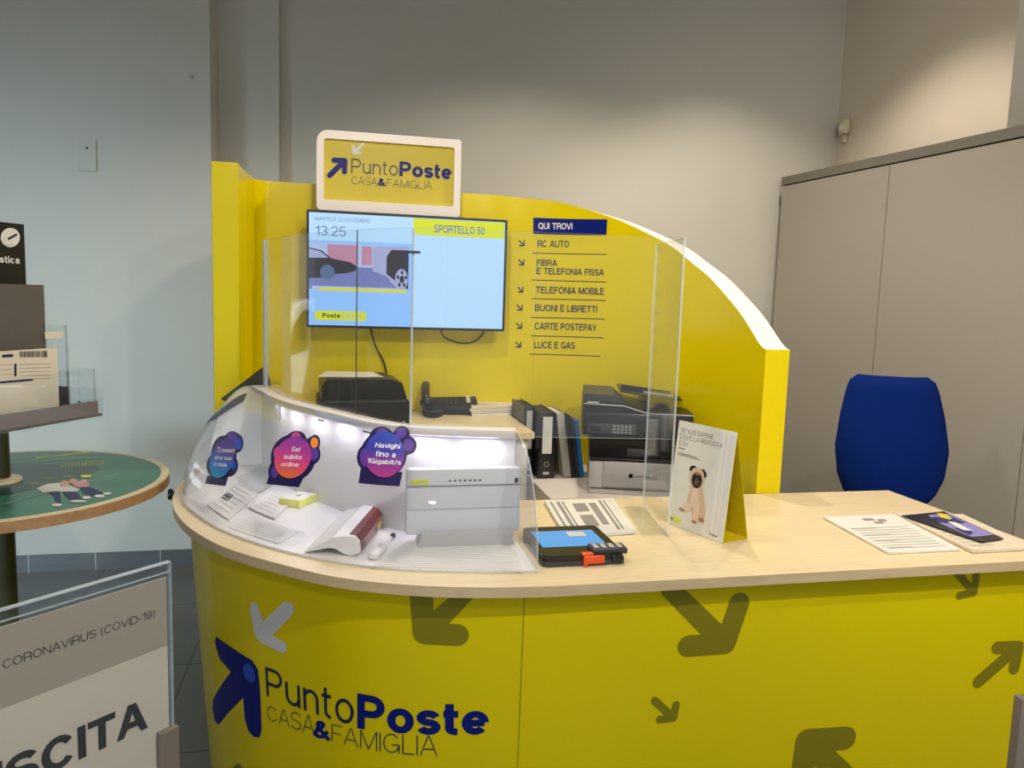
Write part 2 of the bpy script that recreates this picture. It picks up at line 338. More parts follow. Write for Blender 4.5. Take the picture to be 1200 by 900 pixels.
    if c == '5': W = .60; return W, [[(W*.95, T), (.12+h*.3, T)], [(.12+h*.3, 1), (h*1.2, .45)], [(h*1.3, .50)]+A(W/2, .32, W/2-h, .32-h, 115, -160, 12)]
    if c == '9': W = .60; return W, [ring(h, W-h, .36, T), [(W-h, .66)]+A(W/2, .40, W/2-h, .40-h, 0, -150, 10)]
    if c == 'a': W = .58; return W, [A(W/2-.02, .53, W/2-h-.02, .20-h, 165, 0, 8)+[(W-h-.04, .12), (W-.02, h*.8)], ring(h, W-h-.04, h*.9, .42)]
    if c == 'b': W = .62; return W, [[(h, 0), (h, 1)], ring(h, W-h, h, x)]
    if c == 'c': W = .58; return W, [A(W/2, X/2, W/2-h, X/2-h, 40, 320, 14)]
    if c == 'd': W = .62; return W, [[(W-h, 0), (W-h, 1)], ring(h, W-h, h, x)]
    if c == 'e': W = .62; return W, [[(h, X*.49), (W-h, X*.49)], A(W/2, X/2, W/2-h, X/2-h, 0, 318, 16)]
    if c == 'f': return .36, [[(.14, 0), (.14, .78)]+A(.14+.17, .80, .17, .20-h, 180, 95, 6), [(0, x), (.34, x)]]
    if c == 'g': W = .62; return W, [ring(h, W-h, h, x), [(W-h, X), (W-h, .02)]+A(W/2, .0, W/2-h, .22-h, 0, -150, 8)]
    if c == 'h': W = .58; return W, [[(h, 0), (h, 1)], [(h, X-.30)]+A(W/2, X-.30, W/2-h, .30-h, 180, 0, 10)+[(W-h, 0)]]
    if c == 'i': return w, [[(h, 0), (h, X)], [(h, 1-max(w, .1)), (h, 1)]]
    if c == 'k': W = .58; return W, [[(h, 0), (h, 1)], [(W-h*.5, X+h), (h, .26)], [(W*.38, .44), (W-h*.5, -h)]]
    if c == 'l': return w, [[(h, 0), (h, 1)]]
    if c == 'm': W = .92; return W, [[(h, 0), (h, X)]]+[[(q, X-.28)]+A((q+r)/2, X-.28, (r-q)/2, .28-h, 180, 0, 8)+[(r, 0)] for q, r in ((h, W/2), (W/2, W-h))]
    if c == 'n': W = .58; return W, [[(h, 0), (h, X)], [(h, X-.30)]+A(W/2, X-.30, W/2-h, .30-h, 180, 0, 10)+[(W-h, 0)]]
    if c == 'o': W = .64; return W, [ring(h, W-h, h, x)]
    if c == 'r': return .38, [[(h, 0), (h, X)], [(h, X-.30)]+A(.36, X-.34, .36-h, .34-h*1.1, 180, 90, 6)]
    if c == 's': W = .56; return W, [A(W/2, X*.75-h*.5, W/2-h, X*.25-h*.5, 15, 270, 10)[:-1]+A(W/2, X*.25+h*.5, W/2-h, X*.25-h*.5, 90, -165, 10)]
    if c == 't': return .36, [[(.14, .93), (.14, .2)]+A(.14+.17, .2, .17, .2-h, 180, 275, 6), [(0, x), (.34, x)]]
    if c == 'u': W = .58; return W, [[(W-h, 0), (W-h, X)], [(h, X), (h, .30)]+A(W/2, .30, W/2-h, .30-h, 180, 360, 10)]
    if c == 'v': W = .58; return W, [[(h*.9-.03, X+h), (W/2-.01, 0)], [(W/2+.01, 0), (W-h*.9+.03, X+h)]]
    if c == 'x': W = .58; return W, [[(h*.5, X+h), (W-h*.5, -h)], [(W-h*.5, X+h), (h*.5, -h)]]
    if c == ':': return w, [[(h, 0), (h, max(w, .1))], [(h, X-max(w, .1)), (h, X)]]
    if c == '.': return w, [[(h, 0), (h, max(w, .1))]]
    if c == ',': return w, [[(h, .12), (h, 0), (h*.4, -.12)]]
    if c == "'": return w, [[(h, .72), (h, 1)]]
    if c == '(': return .26, [A(.5, .42, .5-h, .68, 132, 228, 10)]
    if c == ')': return .26, [A(-.24, .42, .5-h, .68, 48, -48, 10)]
    if c == '-': return .34, [[(0, .36), (.34, .36)]]
    if c == '/': return .40, [[(h*.5, -.02), (.40-h*.5, 1.02)]]
    return .5, []
def stroke_quads(P, w):
    P = [np.array(p, float) for p in P]; n = len(P); closed = n > 3 and np.linalg.norm(P[0]-P[-1]) < 1e-6; L = []; R = []
    for i in range(n):
        a = P[i-1] if i else (P[-2] if closed else P[0]); b = P[i]; c = P[i+1] if i < n-1 else (P[1] if closed else P[-1])
        d1 = b-a; d2 = c-b; d1 = d1/np.linalg.norm(d1) if np.linalg.norm(d1) > 1e-9 else d2/np.linalg.norm(d2); d2 = d2/np.linalg.norm(d2) if np.linalg.norm(d2) > 1e-9 else d1
        t = d1+d2; t = t/np.linalg.norm(t) if np.linalg.norm(t) > 1e-6 else d1; nn = np.array([-t[1], t[0]]); k = w/2/max(.45, float(nn@np.array([-d1[1], d1[0]])))
        L.append(b+nn*k); R.append(b-nn*k)
    return [[tuple(R[i]), tuple(R[i+1]), tuple(L[i+1]), tuple(L[i])] for i in range(n-1)]
def tess(polys, step=None):
    # one clean triangulated sheet for the union of the polygons
    V = []; F = []
    for p in polys:
        a = sum(p[i][0]*p[(i+1) % len(p)][1]-p[(i+1) % len(p)][0]*p[i][1] for i in range(len(p)))
        if abs(a) < 1e-12: continue
        q = p if a > 0 else p[::-1]
        if step: q = densify(q, step)
        F.append(list(range(len(V), len(V)+len(q)))); V += [Vector((float(u), float(v))) for u, v in q]
    if step:
        lo = [min(v[k] for v in V) for k in (0, 1)]; hi = [max(v[k] for v in V) for k in (0, 1)]
        for a in np.arange(lo[0]+step*.5, hi[0], step):
            for b in np.arange(lo[1]+step*.5, hi[1], step): V.append(Vector((float(a), float(b))))
    o, _e, f, _a, _b, of = delaunay_2d_cdt(V, [], F, 0, 1e-7)
    return np.array([tuple(v) for v in o]), [tuple(t) for t, k in zip(f, of) if len(k)]
_tc = {}
def hull(q):
    c = np.mean(np.array(q), 0); return sorted(q, key=lambda p: math.atan2(p[1]-c[1], p[0]-c[0]))
def text_geo(body, w, italic=0.0):
    key = (body, w, italic)
    if key not in _tc:
        x = 0.0; V = []; F = []; gap = .125-.6*max(0, w-.10); k = 1+max(0, w-.11)*1.1
        for ch_ in body:
            adv, st = glyph(ch_, w)
            Q = [hull(q) for s_ in st for q in stroke_quads(s_, w)]
            if Q:
                v, f = tess(Q); v = v.copy()
                if ch_ not in "gQ,&/()\u00c8\u00cc": v[:, 1] = np.clip(v[:, 1], 0, 1)
                F += [tuple(i+len(V) for i in t) for t in f]; V += [(x+p[0]*k+p[1]*italic, p[1]) for p in v]
            x += adv*k+(gap if ch_ != ' ' else 0.04)
        _tc[key] = (np.array(V), F)
    return _tc[key]
def text(name, body, box, fn, m, parent, bold=0.0, italic=0.0, lift=0.0015):
    # box = (a0, b0, a1, b1): the rectangle the lettering fills
    V, F = text_geo(body, bold, italic); used = sorted({i for f in F for i in f}); lo, hi = V[used].min(0), V[used].max(0); a0, b0, a1, b1 = box
    if any(c in '\u00c8\u00cc' for c in body): hi[1] = 1.0
    mp = {i: k for k, i in enumerate(used)}
    mb = MB(); mb.add([fn(a0+(V[i][0]-lo[0])/(hi[0]-lo[0])*(a1-a0), b0+(V[i][1]-lo[1])/(hi[1]-lo[1])*(b1-b0), lift) for i in used], [tuple(mp[i] for i in f) for f in F])
    return mb.build(name, m, parent)
def plane_fn(O, U, W, N=None):
    O, U, W = (np.array(q, float) for q in (O, U, W)); U /= np.linalg.norm(U); W /= np.linalg.norm(W)
    N = np.cross(U, W) if N is None else np.array(N, float); N /= np.linalg.norm(N)
    return lambda a, b, l: tuple(O+U*a+W*b+N*l)
class Surf:
    """A curved face f(a, b) with a sampled inverse, for marks that lie on it."""
    def __init__(s, f, A, B, na=320, nb=60):
        s.f = f; s.A = np.linspace(*A, na); s.B = np.linspace(*B, nb)
        s.P = np.array([[f(a, b, 0) for b in s.B] for a in s.A]); s.q, s.d = proj(s.P)
    def inv(s, px, py):
        e = np.hypot(s.q[..., 0]-px, s.q[..., 1]-py); c = np.where(e < e.min()+6, s.d+e*0.02, 1e9)
        i, j = np.unravel_index(np.argmin(c), c.shape); a, b = s.A[i], s.B[j]
        for _ in range(8):
            q0 = proj(np.array(s.f(a, b, 0)))[0]; ea = 1e-4; qa = proj(np.array(s.f(a+ea, b, 0)))[0]; qb = proj(np.array(s.f(a, b+ea, 0)))[0]
            J = np.stack([(qa-q0)/ea, (qb-q0)/ea], 1); st = np.linalg.lstsq(J, np.array([px, py])-q0, rcond=1e-3)[0]
            st = np.clip(st, -0.05, 0.05); a += st[0]; b += st[1]
        return a, b

# ------------------------------------------------------------------ shared dimensions
HC = 0.88; TT = 0.026                       # counter height, worktop thickness
YB = 3.6                                    # face of the yellow back panel
YW, YR, XR = 4.44, 4.85, 3.33               # left wall, recessed back wall, right wall
outline = catmull([(1.985, 1.665), (1.6, 1.665), (1.2, 1.665), (0.85, 1.665), (0.6, 1.665), (0.45, 1.668), (0.28, 1.688), (0.12, 1.732), (-0.02, 1.80), (-0.15, 1.905), (-0.257, 2.005), (-0.33, 2.095), (-0.406, 2.22), (-0.46, 2.34), (-0.503, 2.475), (-0.528, 2.62), (-0.533, 2.78), (-0.522, 2.95), (-0.495, 3.11)], 8)
inner_e = catmull([(1.985, 2.415), (1.6, 2.415), (1.2, 2.415), (0.85, 2.415), (0.62, 2.415), (0.5, 2.43), (0.38, 2.45), (0.27, 2.49), (0.17, 2.54), (0.09, 2.60), (0.03, 2.66), (-0.02, 2.72), (-0.06, 2.78), (-0.09, 2.84), (-0.11, 2.90), (-0.125, 2.96), (-0.135, 3.02), (-0.14, 3.07), (-0.14, 3.12)], 8)

# ------------------------------------------------------------------ the setting
struct('floor', MB().box((0, 1.5, -0.05), (9, 9, 0.1)), FLOOR)
struct('wall_left', MB().box((-1.315, YW+0.3, 2.1), (1.27, 0.6, 4.2)).box((-3.2, YW+0.3, 3.5), (2.5, 0.6, 1.4)).box((-4.2, YW+0.3, 1.4), (0.5, 0.6, 2.8)), WALL)
struct('wall_back', MB().box((1.4, YR+0.1, 2.1), (4.3, 0.2, 4.2)), WALL)
struct('trim_1', MB().box((-0.60, YR-0.06, 2.1), (0.49, 0.12, 4.2)), WALL)
struct('wall_right', MB().box((XR+0.7, 4.16, 2.1), (1.4, 1.46, 4.2)), WALLR)
struct('wall_far_left', MB().box((-4.55, .72, 2.1), (.2, 7.44, 4.2)), WALL)
struct('wall_far_right', MB().box((4.72, 1.0, 2.1), (.16, 8.0, 4.2)), WALL)
struct('ceiling', MB().box((0, 1.1, 4.25), (9.6, 8.2, 0.1)), WALL)
struct('baseboard_left', MB().box((-1.315, YW-0.006, 0.0465), (1.27, 0.012, 0.093)), SKIRT)

win = tag(bpy.data.objects.new('window_1', None), kind='structure'); COL.objects.link(win); win.location = (-2.95, YW+0.1, 0); RM['window_1'] = Matrix.Translation((-2.95, YW+0.1, 0))
m_ = MB()
for xx in (-3.93, -2.95, -1.97): m_.box((xx, YW+0.1, 1.4), (.05, .06, 2.8))
for zz in (.06, 2.2, 2.77): m_.box((-2.95, YW+0.1, zz), (2.0, .06, .06))
m_.build('window_frame', LGP, win); MB().box((-2.95, YW+0.1, 1.4), (1.95, .008, 2.76)).build('window_glass', ACR, win)
struct('pavement', MB().box((-6, 9.2, -.1), (14, 8.3, .1)), mat('grey_asphalt', '#8a8a88', .9))

# white car parked in the street outside the window
car = thing('parked_car', 'white car parked in the street outside the shop window', 'car', (-5.0, 7.3, -.05), math.radians(20))
prof = [(-1.95, .35), (-1.98, .62), (-1.86, .82), (-1.80, .98), (-1.55, 1.40), (-1.2, 1.48), (-.2, 1.48), (.35, 1.36), (.95, 1.0), (1.65, .86), (1.95, .66), (1.98, .35)]
pr2 = catmull(prof, 4); rows = []
for yy, k in ((-.84, .0), (-.80, .04), (-.5, .05), (.5, .05), (.80, .04), (.84, .0)):
    rows.append([(p[0]*(1-(.03-k*.6)), yy*(1-.16*max(0, (p[1]-.85))/.6), p[1]-.02+k*.5) for p in pr2]+[(1.9, yy, .25), (-1.9, yy, .25)])
m_ = MB().grid(rows, wrap=True); m_.add(rows[0], [tuple(range(len(rows[0])))]); m_.add(rows[-1], [tuple(range(len(rows[-1])))]); m_.build('body', mat('white_car_paint', '#e8eef2', .15, noise=.01, coat=.5), car, local=True)
for sy in (-1, 1):
    for win_ in ([(-1.42, 1.0), (-1.30, 1.34), (-.62, 1.38), (-.62, .98)], [(-.54, .98), (-.54, 1.38), (-.15, 1.38), (.35, 1.22), (.72, .98)]):
        MB().add([(x_, sy*(.845*(1-.16*(z_-.85)/.6)+.006), z_) for x_, z_ in win_], [(0, 1, 2, 3) if len(win_) == 4 else (0, 1, 2, 3, 4)]).build('side_window', mat('car_glass', '#1b2226', .1), car, local=True)
    for wx in (-1.22, 1.2):
        MB().cyl((wx, sy*.70, .31), (wx, sy*.86, .31), .31, n=28).build('wheel', BLACKM, car, local=True); MB().cyl((wx, sy*.862, .31), (wx, sy*.87, .31), .2, n=20).build('hubcap', LGP, car, local=True)

# ------------------------------------------------------------------ the yellow service counter
counter = thing('service_counter', 'yellow curved service counter with birch worktop and printed arrows on its front', 'counter', (0.8, 2.0, 0))
mb = MB(); z1, z0 = HC, HC-TT
mb.grid([[(a[0], a[1], z1), (b[0], b[1], z1)] for a, b in zip(outline, inner_e)])
mb.grid([[(a[0], a[1], z0), (b[0], b[1], z0)] for a, b in zip(outline, inner_e)])
mb.grid([[(a[0], a[1], z1), (a[0], a[1], z0)] for a in outline], 1); mb.grid([[(a[0], a[1], z1), (a[0], a[1], z0)] for a in inner_e], 1)
for e in (0, -1): mb.add([(outline[e][0], outline[e][1], z1), (inner_e[e][0], inner_e[e][1], z1), (inner_e[e][0], inner_e[e][1], z0), (outline[e][0], outline[e][1], z0)], [(0, 1, 2, 3)], 1)
mb.build('worktop', [WOODM, WOODE], counter)
bpath = resample(outline+(-normals2(outline))*-0.0, 260)
_n = normals2(bpath)                        # left normal of a path that runs right to left points to the operator side
_n = -_n if (_n[0][1] > 0) != False and _n[0][1] > 0 else _n
OUTN = np.where((np.sum(_n*(np.array([0.6, 2.7])-bpath), 1) > 0)[:, None], -_n, _n)
bpath = bpath-OUTN*0.045
blen = np.r_[0, np.cumsum(np.linalg.norm(np.diff(bpath, axis=0), axis=1))]
def body_fn(a, z, l):
    x = np.interp(a, blen, bpath[:, 0]); y = np.interp(a, blen, bpath[:, 1]); nx = np.interp(a, blen, OUTN[:, 0]); ny = np.interp(a, blen, OUTN[:, 1])
    k = l-0.055*(HC-TT-z)/(HC-TT)*min(1.0, max(0.15, (a-1.2)/0.8))
    return (x+nx*k, y+ny*k, z)
mb = MB(); zs = np.linspace(0, z0, 9)
front = [[body_fn(a, z, 0) for a in blen] for z in zs]; back = [[body_fn(a, z, -0.07) for a in blen] for z in zs]
mb.grid(front); mb.grid(back); mb.grid([front[-1], back[-1]]); mb.grid([front[0], back[0]])
for e in (0, -1): mb.grid([[r[e] for r in front], [r[e] for r in back]])
mb.build('front_panel', YEL, counter)
BODY = Surf(body_fn, (0.02, blen[-1]-0.05), (0.05, z0), 300, 50)
def body_px(pts): return [BODY.inv(*p) for p in pts]
# seam between the two front boards
s0 = BODY.inv(612, 760)[0]; decal('panel_seam', [[(s0-0.0012, 0.02), (s0+0.0012, 0.02), (s0+0.0012, z0), (s0-0.0012, z0)]], body_fn, YDARK, counter, 0.0006, step=0.05)
def stroke(a, b, wd, k=1.0): return capsule(a, b, wd)
def arrow_on_body(name, tip, tail, h1, h2, wpx, m, cut=None):
    T, S, A, B = [np.array(BODY.inv(*p)) for p in (tip, tail, h1, h2)]
    wd = wpx*np.linalg.norm(T-A)/max(1e-6, math.hypot(tip[0]-h1[0], tip[1]-h1[1]))
    polys = [capsule(T, S, wd), capsule(T, A, wd), capsule(T, B, wd)]
    polys = [[(a, min(b, z0-0.001)) for a, b in p] for p in polys]
    return decal(name, polys, body_fn, m, counter, 0.001, step=0.03)
arrow_on_body('olive_arrow', (497, 742), (546, 690), (493, 690), (536, 744), 26, YDARK)
arrow_on_body('olive_arrow', (850, 754), (786, 688), (866, 707), (806, 757), 26, YDARK)
arrow_on_body('olive_arrow', (789, 841), (767, 821), (792, 826), (773, 843), 9.5, YDARK)
arrow_on_body('olive_arrow', (1141, 694), (1122, 672), (1144, 674), (1124, 698), 9.5, YDARK)
arrow_on_body('olive_arrow', (1193, 758), (1146, 799), (1188, 783), (1168, 759), 15, YDARK)
arrow_on_body('olive_arrow', (945, 868), (1010, 930), (938, 920), (990, 865), 28, YDARK)
arrow_on_body('olive_arrow', (262, 918), (300, 960), (258, 940), (282, 905), 9, YDARK)
P = lambda L: [(200+x/4.5, 700+y/4.5) for x, y in L]
decal('white_arrow', [body_px(P([(430, 22), (455, 30), (490, 125), (600, 22), (640, 28), (655, 65), (640, 95), (538, 200), (610, 240), (615, 280), (590, 295), (480, 240), (445, 200), (420, 60)]))], body_fn, LGREY, counter, 0.0012)
decal('blue_arrow', [body_px(P([(240, 205), (330, 268), (430, 330), (462, 380), (474, 500), (481, 700), (470, 738), (440, 735), (410, 700), (393, 640), (384, 528), (255, 672), (235, 650), (222, 590), (226, 540), (320, 392), (258, 320), (236, 240)]))], body_fn, NAVY, counter, 0.0014, step=0.02)
decal('blue_oval', [body_px([(200+x/4.5, 700+y/4.5) for x, y in ellipse(417, 397, 28, 52, 20, -0.35)])], body_fn, NAVYL, counter, 0.002)
def text_px(name, body, corners, surf, m, parent, **k):
    # corners: bottom left and top left of the lettering, bottom right and top right, on a curved face
    bl, tl, br, tr = [np.array(surf.inv(*p)) for p in corners]
    f = lambda u, v, l: surf.f(*((bl*(1-u)+br*u)*(1-v)+(tl*(1-u)+tr*u)*v), l)
    return text(name, body, (0, 0, 1, 1), f, m, parent, **k)
text_px('logo_lettering', 'Punto', [(313, 815), (311, 781), (415, 850), (415, 810)], BODY, NAVYT, counter, bold=.105)
text_px('logo_lettering', 'Poste', [(419, 853), (419, 812), (573, 860), (573, 822)], BODY, NAVY, counter, bold=0.2)
text_px('logo_lettering', 'CASA', [(314, 843), (313, 826), (369, 862), (369, 839)], BODY, NAVYT, counter, bold=0.06)
text_px('logo_lettering', '&', [(367, 865), (368, 843), (388, 869), (388, 846)], BODY, NAVY, counter, bold=0.2)
text_px('logo_lettering', 'FAMIGLIA', [(389, 868), (389, 848), (513, 886), (513, 862)], BODY, NAVYT, counter, bold=0.06)
c = np.array([-0.535, 2.72, HC-0.03]); mb = MB().cyl(c+np.array([0.03, 0, 0]), c-np.array([0.02, 0, 0]), 0.012).cyl(c-np.array([0.02, 0, 0]), c-np.array([0.03, 0, 0]), 0.02, 0.018)
tag(mb.build('bag_hook', BLACK, counter), 'small black hook under the worktop edge')

# ------------------------------------------------------------------ yellow back panel with the list
backp = thing('kiosk_back_panel', 'tall yellow curved back panel with service list behind the counter', 'panel', (0.5, YB, 0))
xc, X1, Y0, b_ = 0.6, 1.447, 2.42, 1.18; a_ = X1-xc
t = np.linspace(math.pi/2, 0, 90)
curve = np.stack([xc+a_*np.cos(t)**(2/2.1), Y0+b_*np.sin(t)**(2/2.1)], 1)
# flat back, with a rounded corner into the short left wing
wing = np.array([(-0.385, 3.13), (-0.383, 3.3), (-0.378, 3.42)]); corner = np.array([(-0.372+0.06*(1-math.cos(q)), 3.5+0.1*math.sin(q)) for q in np.linspace(0, math.pi/2, 8)])
panel = np.concatenate([wing, corner, np.stack([np.linspace(-0.2, xc-0.02, 24), np.full(24, YB)], 1), curve]); panel = resample(panel, 260)
plen = np.r_[0, np.cumsum(np.linalg.norm(np.diff(panel, axis=0), axis=1))]
pn = normals2(panel)                        # outward (behind the panel)
pn = np.where((np.sum(pn*(np.array([0.5, 2.6])-panel), 1) > 0)[:, None], -pn, pn)
tx = [-1, 0.56, 0.62, 0.70, 0.80, 0.885, 0.99, 1.04, 1.15, 1.205, 1.25, 1.305, 1.35, 1.39, 1.42, 1.447]
_tz = [(545, 226), (580, 228), (622, 232), (650, 235), (680, 243), (713, 254), (730, 261), (770, 280), (790, 292), (808, 307), (830, 324), (850, 345), (870, 368), (884, 388), (898, 410)]
tzz = [2.019, 2.018, 2.005, 1.992, 1.96, 1.915, 1.887, 1.81, 1.765, 1.711, 1.652, 1.583, 1.513, 1.454, 1.393]
ppx = proj(np.column_stack([panel, np.full(len(panel), 1.6)]))[0][:, 0]; k0 = np.argmin(ppx[60:])+60
sel = np.arange(len(panel)); psort = ppx.copy(); psort[:60] = np.minimum(psort[:60], 400)
top = np.interp(np.maximum.accumulate(psort), [q[0] for q in _tz], tzz, left=2.019, right=1.393)
top[:60] = 2.019
top = np.convolve(np.pad(top, 3, 'edge'), np.ones(7)/7, 'valid')
TH = 0.093
outerp = panel+pn*TH
mb = MB()
mb.grid([[(p[0], p[1], z) for z in (0, h*0.5, h)] for p, h in zip(panel, top)], 0)
mb.grid([[(p[0], p[1], z) for z in (0, h*0.5, h)] for p, h in zip(outerp, top)], 0)
mb.grid([[(p[0], p[1], h), (q[0], q[1], h)] for p, q, h in zip(panel, outerp, top)], 1)
for e in (0, -1): mb.add([(panel[e][0], panel[e][1], 0), (outerp[e][0], outerp[e][1], 0), (outerp[e][0], outerp[e][1], top[e]), (panel[e][0], panel[e][1], top[e])], [(0, 1, 2, 3)], 0)
mb.build('curved_board', [YEL, CREAM], backp)
pin = -pn
def panel_fn(a, z, l):
    return (np.interp(a, plen, panel[:, 0])+np.interp(a, plen, pin[:, 0])*l, np.interp(a, plen, panel[:, 1])+np.interp(a, plen, pin[:, 1])*l, z)
PANEL = Surf(panel_fn, (0.7, plen[-1]-0.02), (1.0, 2.0), 300, 50)
def ppx_(pts): return [PANEL.inv(*p) for p in pts]
decal('blue_heading_plate', [ppx_([(625, 255), (712, 257), (711, 275.5), (625, 274)])], panel_fn, NAVY, backp, 0.002, step=0.03)
text_px('list_lettering', 'QUI TROVI', [(631, 269), (631, 261), (671, 269.5), (671, 261.5)], PANEL, WHITE, backp, bold=0.16, lift=0.003)
for body, bl, br, h in (('RC AUTO', (630, 289.5), (667, 290), 8), ('FIBRA', (629, 311.5), (653, 312), 7.5), ('E TELEFONIA FISSA', (629, 321), (708, 323), 7.5), ('TELEFONIA MOBILE', (628, 343.5), (708, 345.5), 8), ('BUONI E LIBRETTI', (627, 364.5), (700, 366.5), 8), ('CARTE POSTEPAY', (626.5, 386), (699.5, 388), 8), ('LUCE E GAS', (626, 408), (674, 409), 8)):
    text_px('list_lettering', body, [bl, (bl[0]+.2, bl[1]-h), br, (br[0]+.2, br[1]-h)], PANEL, NAVYT, backp, bold=0.16, lift=0.0025)
for (xa, ya, xb, yb) in ((624, 296.5, 711, 298), (623.5, 328, 711, 330.5), (623, 350, 710, 352), (622, 372, 709, 374), (621.5, 393.5, 708, 396), (620.5, 415, 704, 417.5)):
    decal('list_rule', [ppx_([(xa, ya-.45), (xb, yb-.45), (xb, yb+.45), (xa, ya+.45)])], panel_fn, NAVYT, backp, 0.002, step=0.05)
for (xx, yy) in ((611.5, 285), (611, 307.5), (610, 339.5), (609, 360.5), (608.5, 382), (607.5, 404)):
    T = np.array(PANEL.inv(xx+2.6, yy+2.8)); S_ = np.array(PANEL.inv(xx-2.8, yy-3)); A = np.array(PANEL.inv(xx+3, yy-3)); B = np.array(PANEL.inv(xx-2.6, yy+2.6))
    decal('list_arrow', [capsule(T, S_, .006, 4), capsule(T, A, .006, 4), capsule(T, B, .006, 4)], panel_fn, NAVYT, backp, 0.0025)

# ------------------------------------------------------------------ lit sign above the television
YS = 3.47
q = [at_y(x, y, YS) for x, y in ((371, 152), (541, 163), (371, 252), (543, 252))]
x0, x1, zt, zb = q[0][0], q[1][0], (q[0][2]+q[1][2])/2, 1.895
sign = thing('logo_sign', 'yellow sign in a white frame mounted above the television', 'sign', ((x0+x1)/2, YS, zb))
outer = rrect(x0, zb, x1, zt, (0.012, 0.05, 0.02, 0.012)); fx0, fx1, fz0, fz1 = x0+0.03, x1-0.03, zb+0.045, zt-0.035
inn = rrect(fx0, fz0, fx1, fz1, 0.012); n = len(outer); mb = MB()
for ya, sw in ((YS, 1), (YS+0.09, -1)): mb.add([(a, ya, b) for a, b in outer]+[(a, ya, b) for a, b in inn], [(i, (i+1) % n, n+(i+1) % n, n+i) for i in range(n)])
mb.grid([[(a, YS, b), (a, YS+0.09, b)] for a, b in outer+outer[:1]]); mb.grid([[(a, YS, b), (a, YS+0.03, b)] for a, b in inn+inn[:1]])
mb.add([(a, YS+0.09, b) for a, b in outer], [tuple(range(n))])
mb.build('frame', CREAM, sign); MB().prism([(a, b) for a, b in inn], YS+0.018, YS+0.03, ax=1).build('face', YELM, sign)
sfn = lambda a, b, l: (a, YS+0.018-l, b)
def on_sign(px, py): p = at_y(px, py, YS+0.018); return (p[0], p[2])
PS = lambda x, y: on_sign(370+x/6.316, 140+y/6.316)
def cap_s(pts, wd, m, nm): decal(nm, [capsule(PS(*a), PS(*b), wd, 6) for a, b in pts], sfn, m, sign, 0.002)
cap_s([((215, 305), (102, 415)), ((215, 305), (135, 302)), ((215, 305), (213, 388))], 0.022, NAVY, 'blue_arrow')
cap_s([((282, 248), (350, 182)), ((282, 248), (279, 195)), ((282, 248), (328, 250))], 0.013, LGREY, 'white_arrow')
def text_s(body, x0, yb, x1, yt, m, bold):
    a = PS(x0, yb); b = PS(x1, yb); cy = PS(x0, yt)
    # the sign hangs level: take the baseline height at the middle of the word
    mid = PS((x0+x1)/2, yb)[1]; h = cy[1]-a[1]
    text('logo_lettering', body, (a[0], mid, b[0], mid+h), sfn, m, sign, bold=bold, lift=0.0025)
text_s('Punto', 262, 407, 608, 300, NAVYT, .095)
text_s('Poste', 618, 432, 1005, 322, NAVY, .2)
text_s('CASA', 265, 485, 455, 425, NAVYT, .065); text_s('&', 460, 496, 518, 437, NAVY, .2); text_s('FAMIGLIA', 525, 508, 862, 450, NAVYT, .065)
for px in (418, 500):
    p = at_y(px, 247, YS+0.03); MB().box((p[0], YS+0.04, zb-0.02), (0.05, 0.05, 0.06)).build('bracket', DGREY, sign)
MB().box(((x0+x1)/2+.02, YS+0.11, 1.98), (0.5, 0.05, 0.2)).build('mounting_plate', DGREY, sign)

# ------------------------------------------------------------------ television
YT = 3.44
def on_tv(px, py): p = at_y(px, py, YT); return (p[0], p[2])
a = on_tv(358, 246); b = on_tv(595, 257); c_ = on_tv(591, 388); d = on_tv(360, 384)
tx0, tx1, tz1, tz0 = (a[0]+d[0])/2, (b[0]+c_[0])/2, (a[1]+b[1])/2, (c_[1]+d[1])/2
tv = thing('television', 'flat screen television showing a clock and cars on the yellow panel', 'television', ((tx0+tx1)/2, YT, tz0))
bz = 0.011
mb = MB().prism(rrect(tx0, tz0, tx1, tz1, 0.006, 3), YT, YT+0.035, ax=1).box(((tx0+tx1)/2, YT+0.05, tz0+0.2), (0.55, 0.04, 0.3)); mb.build('casing', BLACK, tv)
MB().box(((tx0+tx1)/2, (YT+0.07+YB)/2, tz0+0.25), (0.3, YB-YT-0.07, 0.2)).build('wall_bracket', DGREY, tv)
W_, H_ = tx1-tx0, tz1-tz0
def tvfn(a, b, l): return (tx0+bz+a*(W_-2*bz), YT-0.0005-l, tz0+bz+b*(H_-2*bz))   # a, b from 0 to 1
scr = decal('screen', [[(0, 0), (1, 0), (1, 1), (0, 1)]], tvfn, SCREEN, tv, 0.0)
def onscr(x, y):    # picture pixel of the screen to 0..1
    p = on_tv(x, y); return ((p[0]-tx0-bz)/(W_-2*bz), (p[1]-tz0-bz)/(H_-2*bz))
def rect(a0, b0, a1, b1): return [(a0, b0), (a1, b0), (a1, b1), (a0, b1)]
decal('right_pane', [rect(.518, 0, 1, .845)], tvfn, SCREENW, scr, 0.0006)
decal('top_band', [rect(0, .76, .518, 1)], tvfn, SCREENW, scr, 0.0005)
decal('yellow_banner', [rect(.518, .845, .995, .995)], tvfn, SYEL, scr, 0.0010)
text('banner_lettering', 'SPORTELLO 50', (.625, .875, .89, .945), tvfn, SBLUE, scr, bold=0.14, lift=0.0016)
text('date_lettering', 'MARTED\u00cc, 22 NOVEMBRE', (.03, .925, .30, .965), tvfn, SGREY, scr, bold=0.1, lift=0.0012)
text('clock_lettering', '13:25', (.03, .80, .18, .885), tvfn, SGREY, scr, bold=0.1, lift=0.0012)
decal('video_road', [rect(0, .325, .497, .53)], tvfn, SROAD, scr, 0.0008)
decal('video_sky', [rect(0, .53, .497, .735)], tvfn, SSKY, scr, 0.0008)
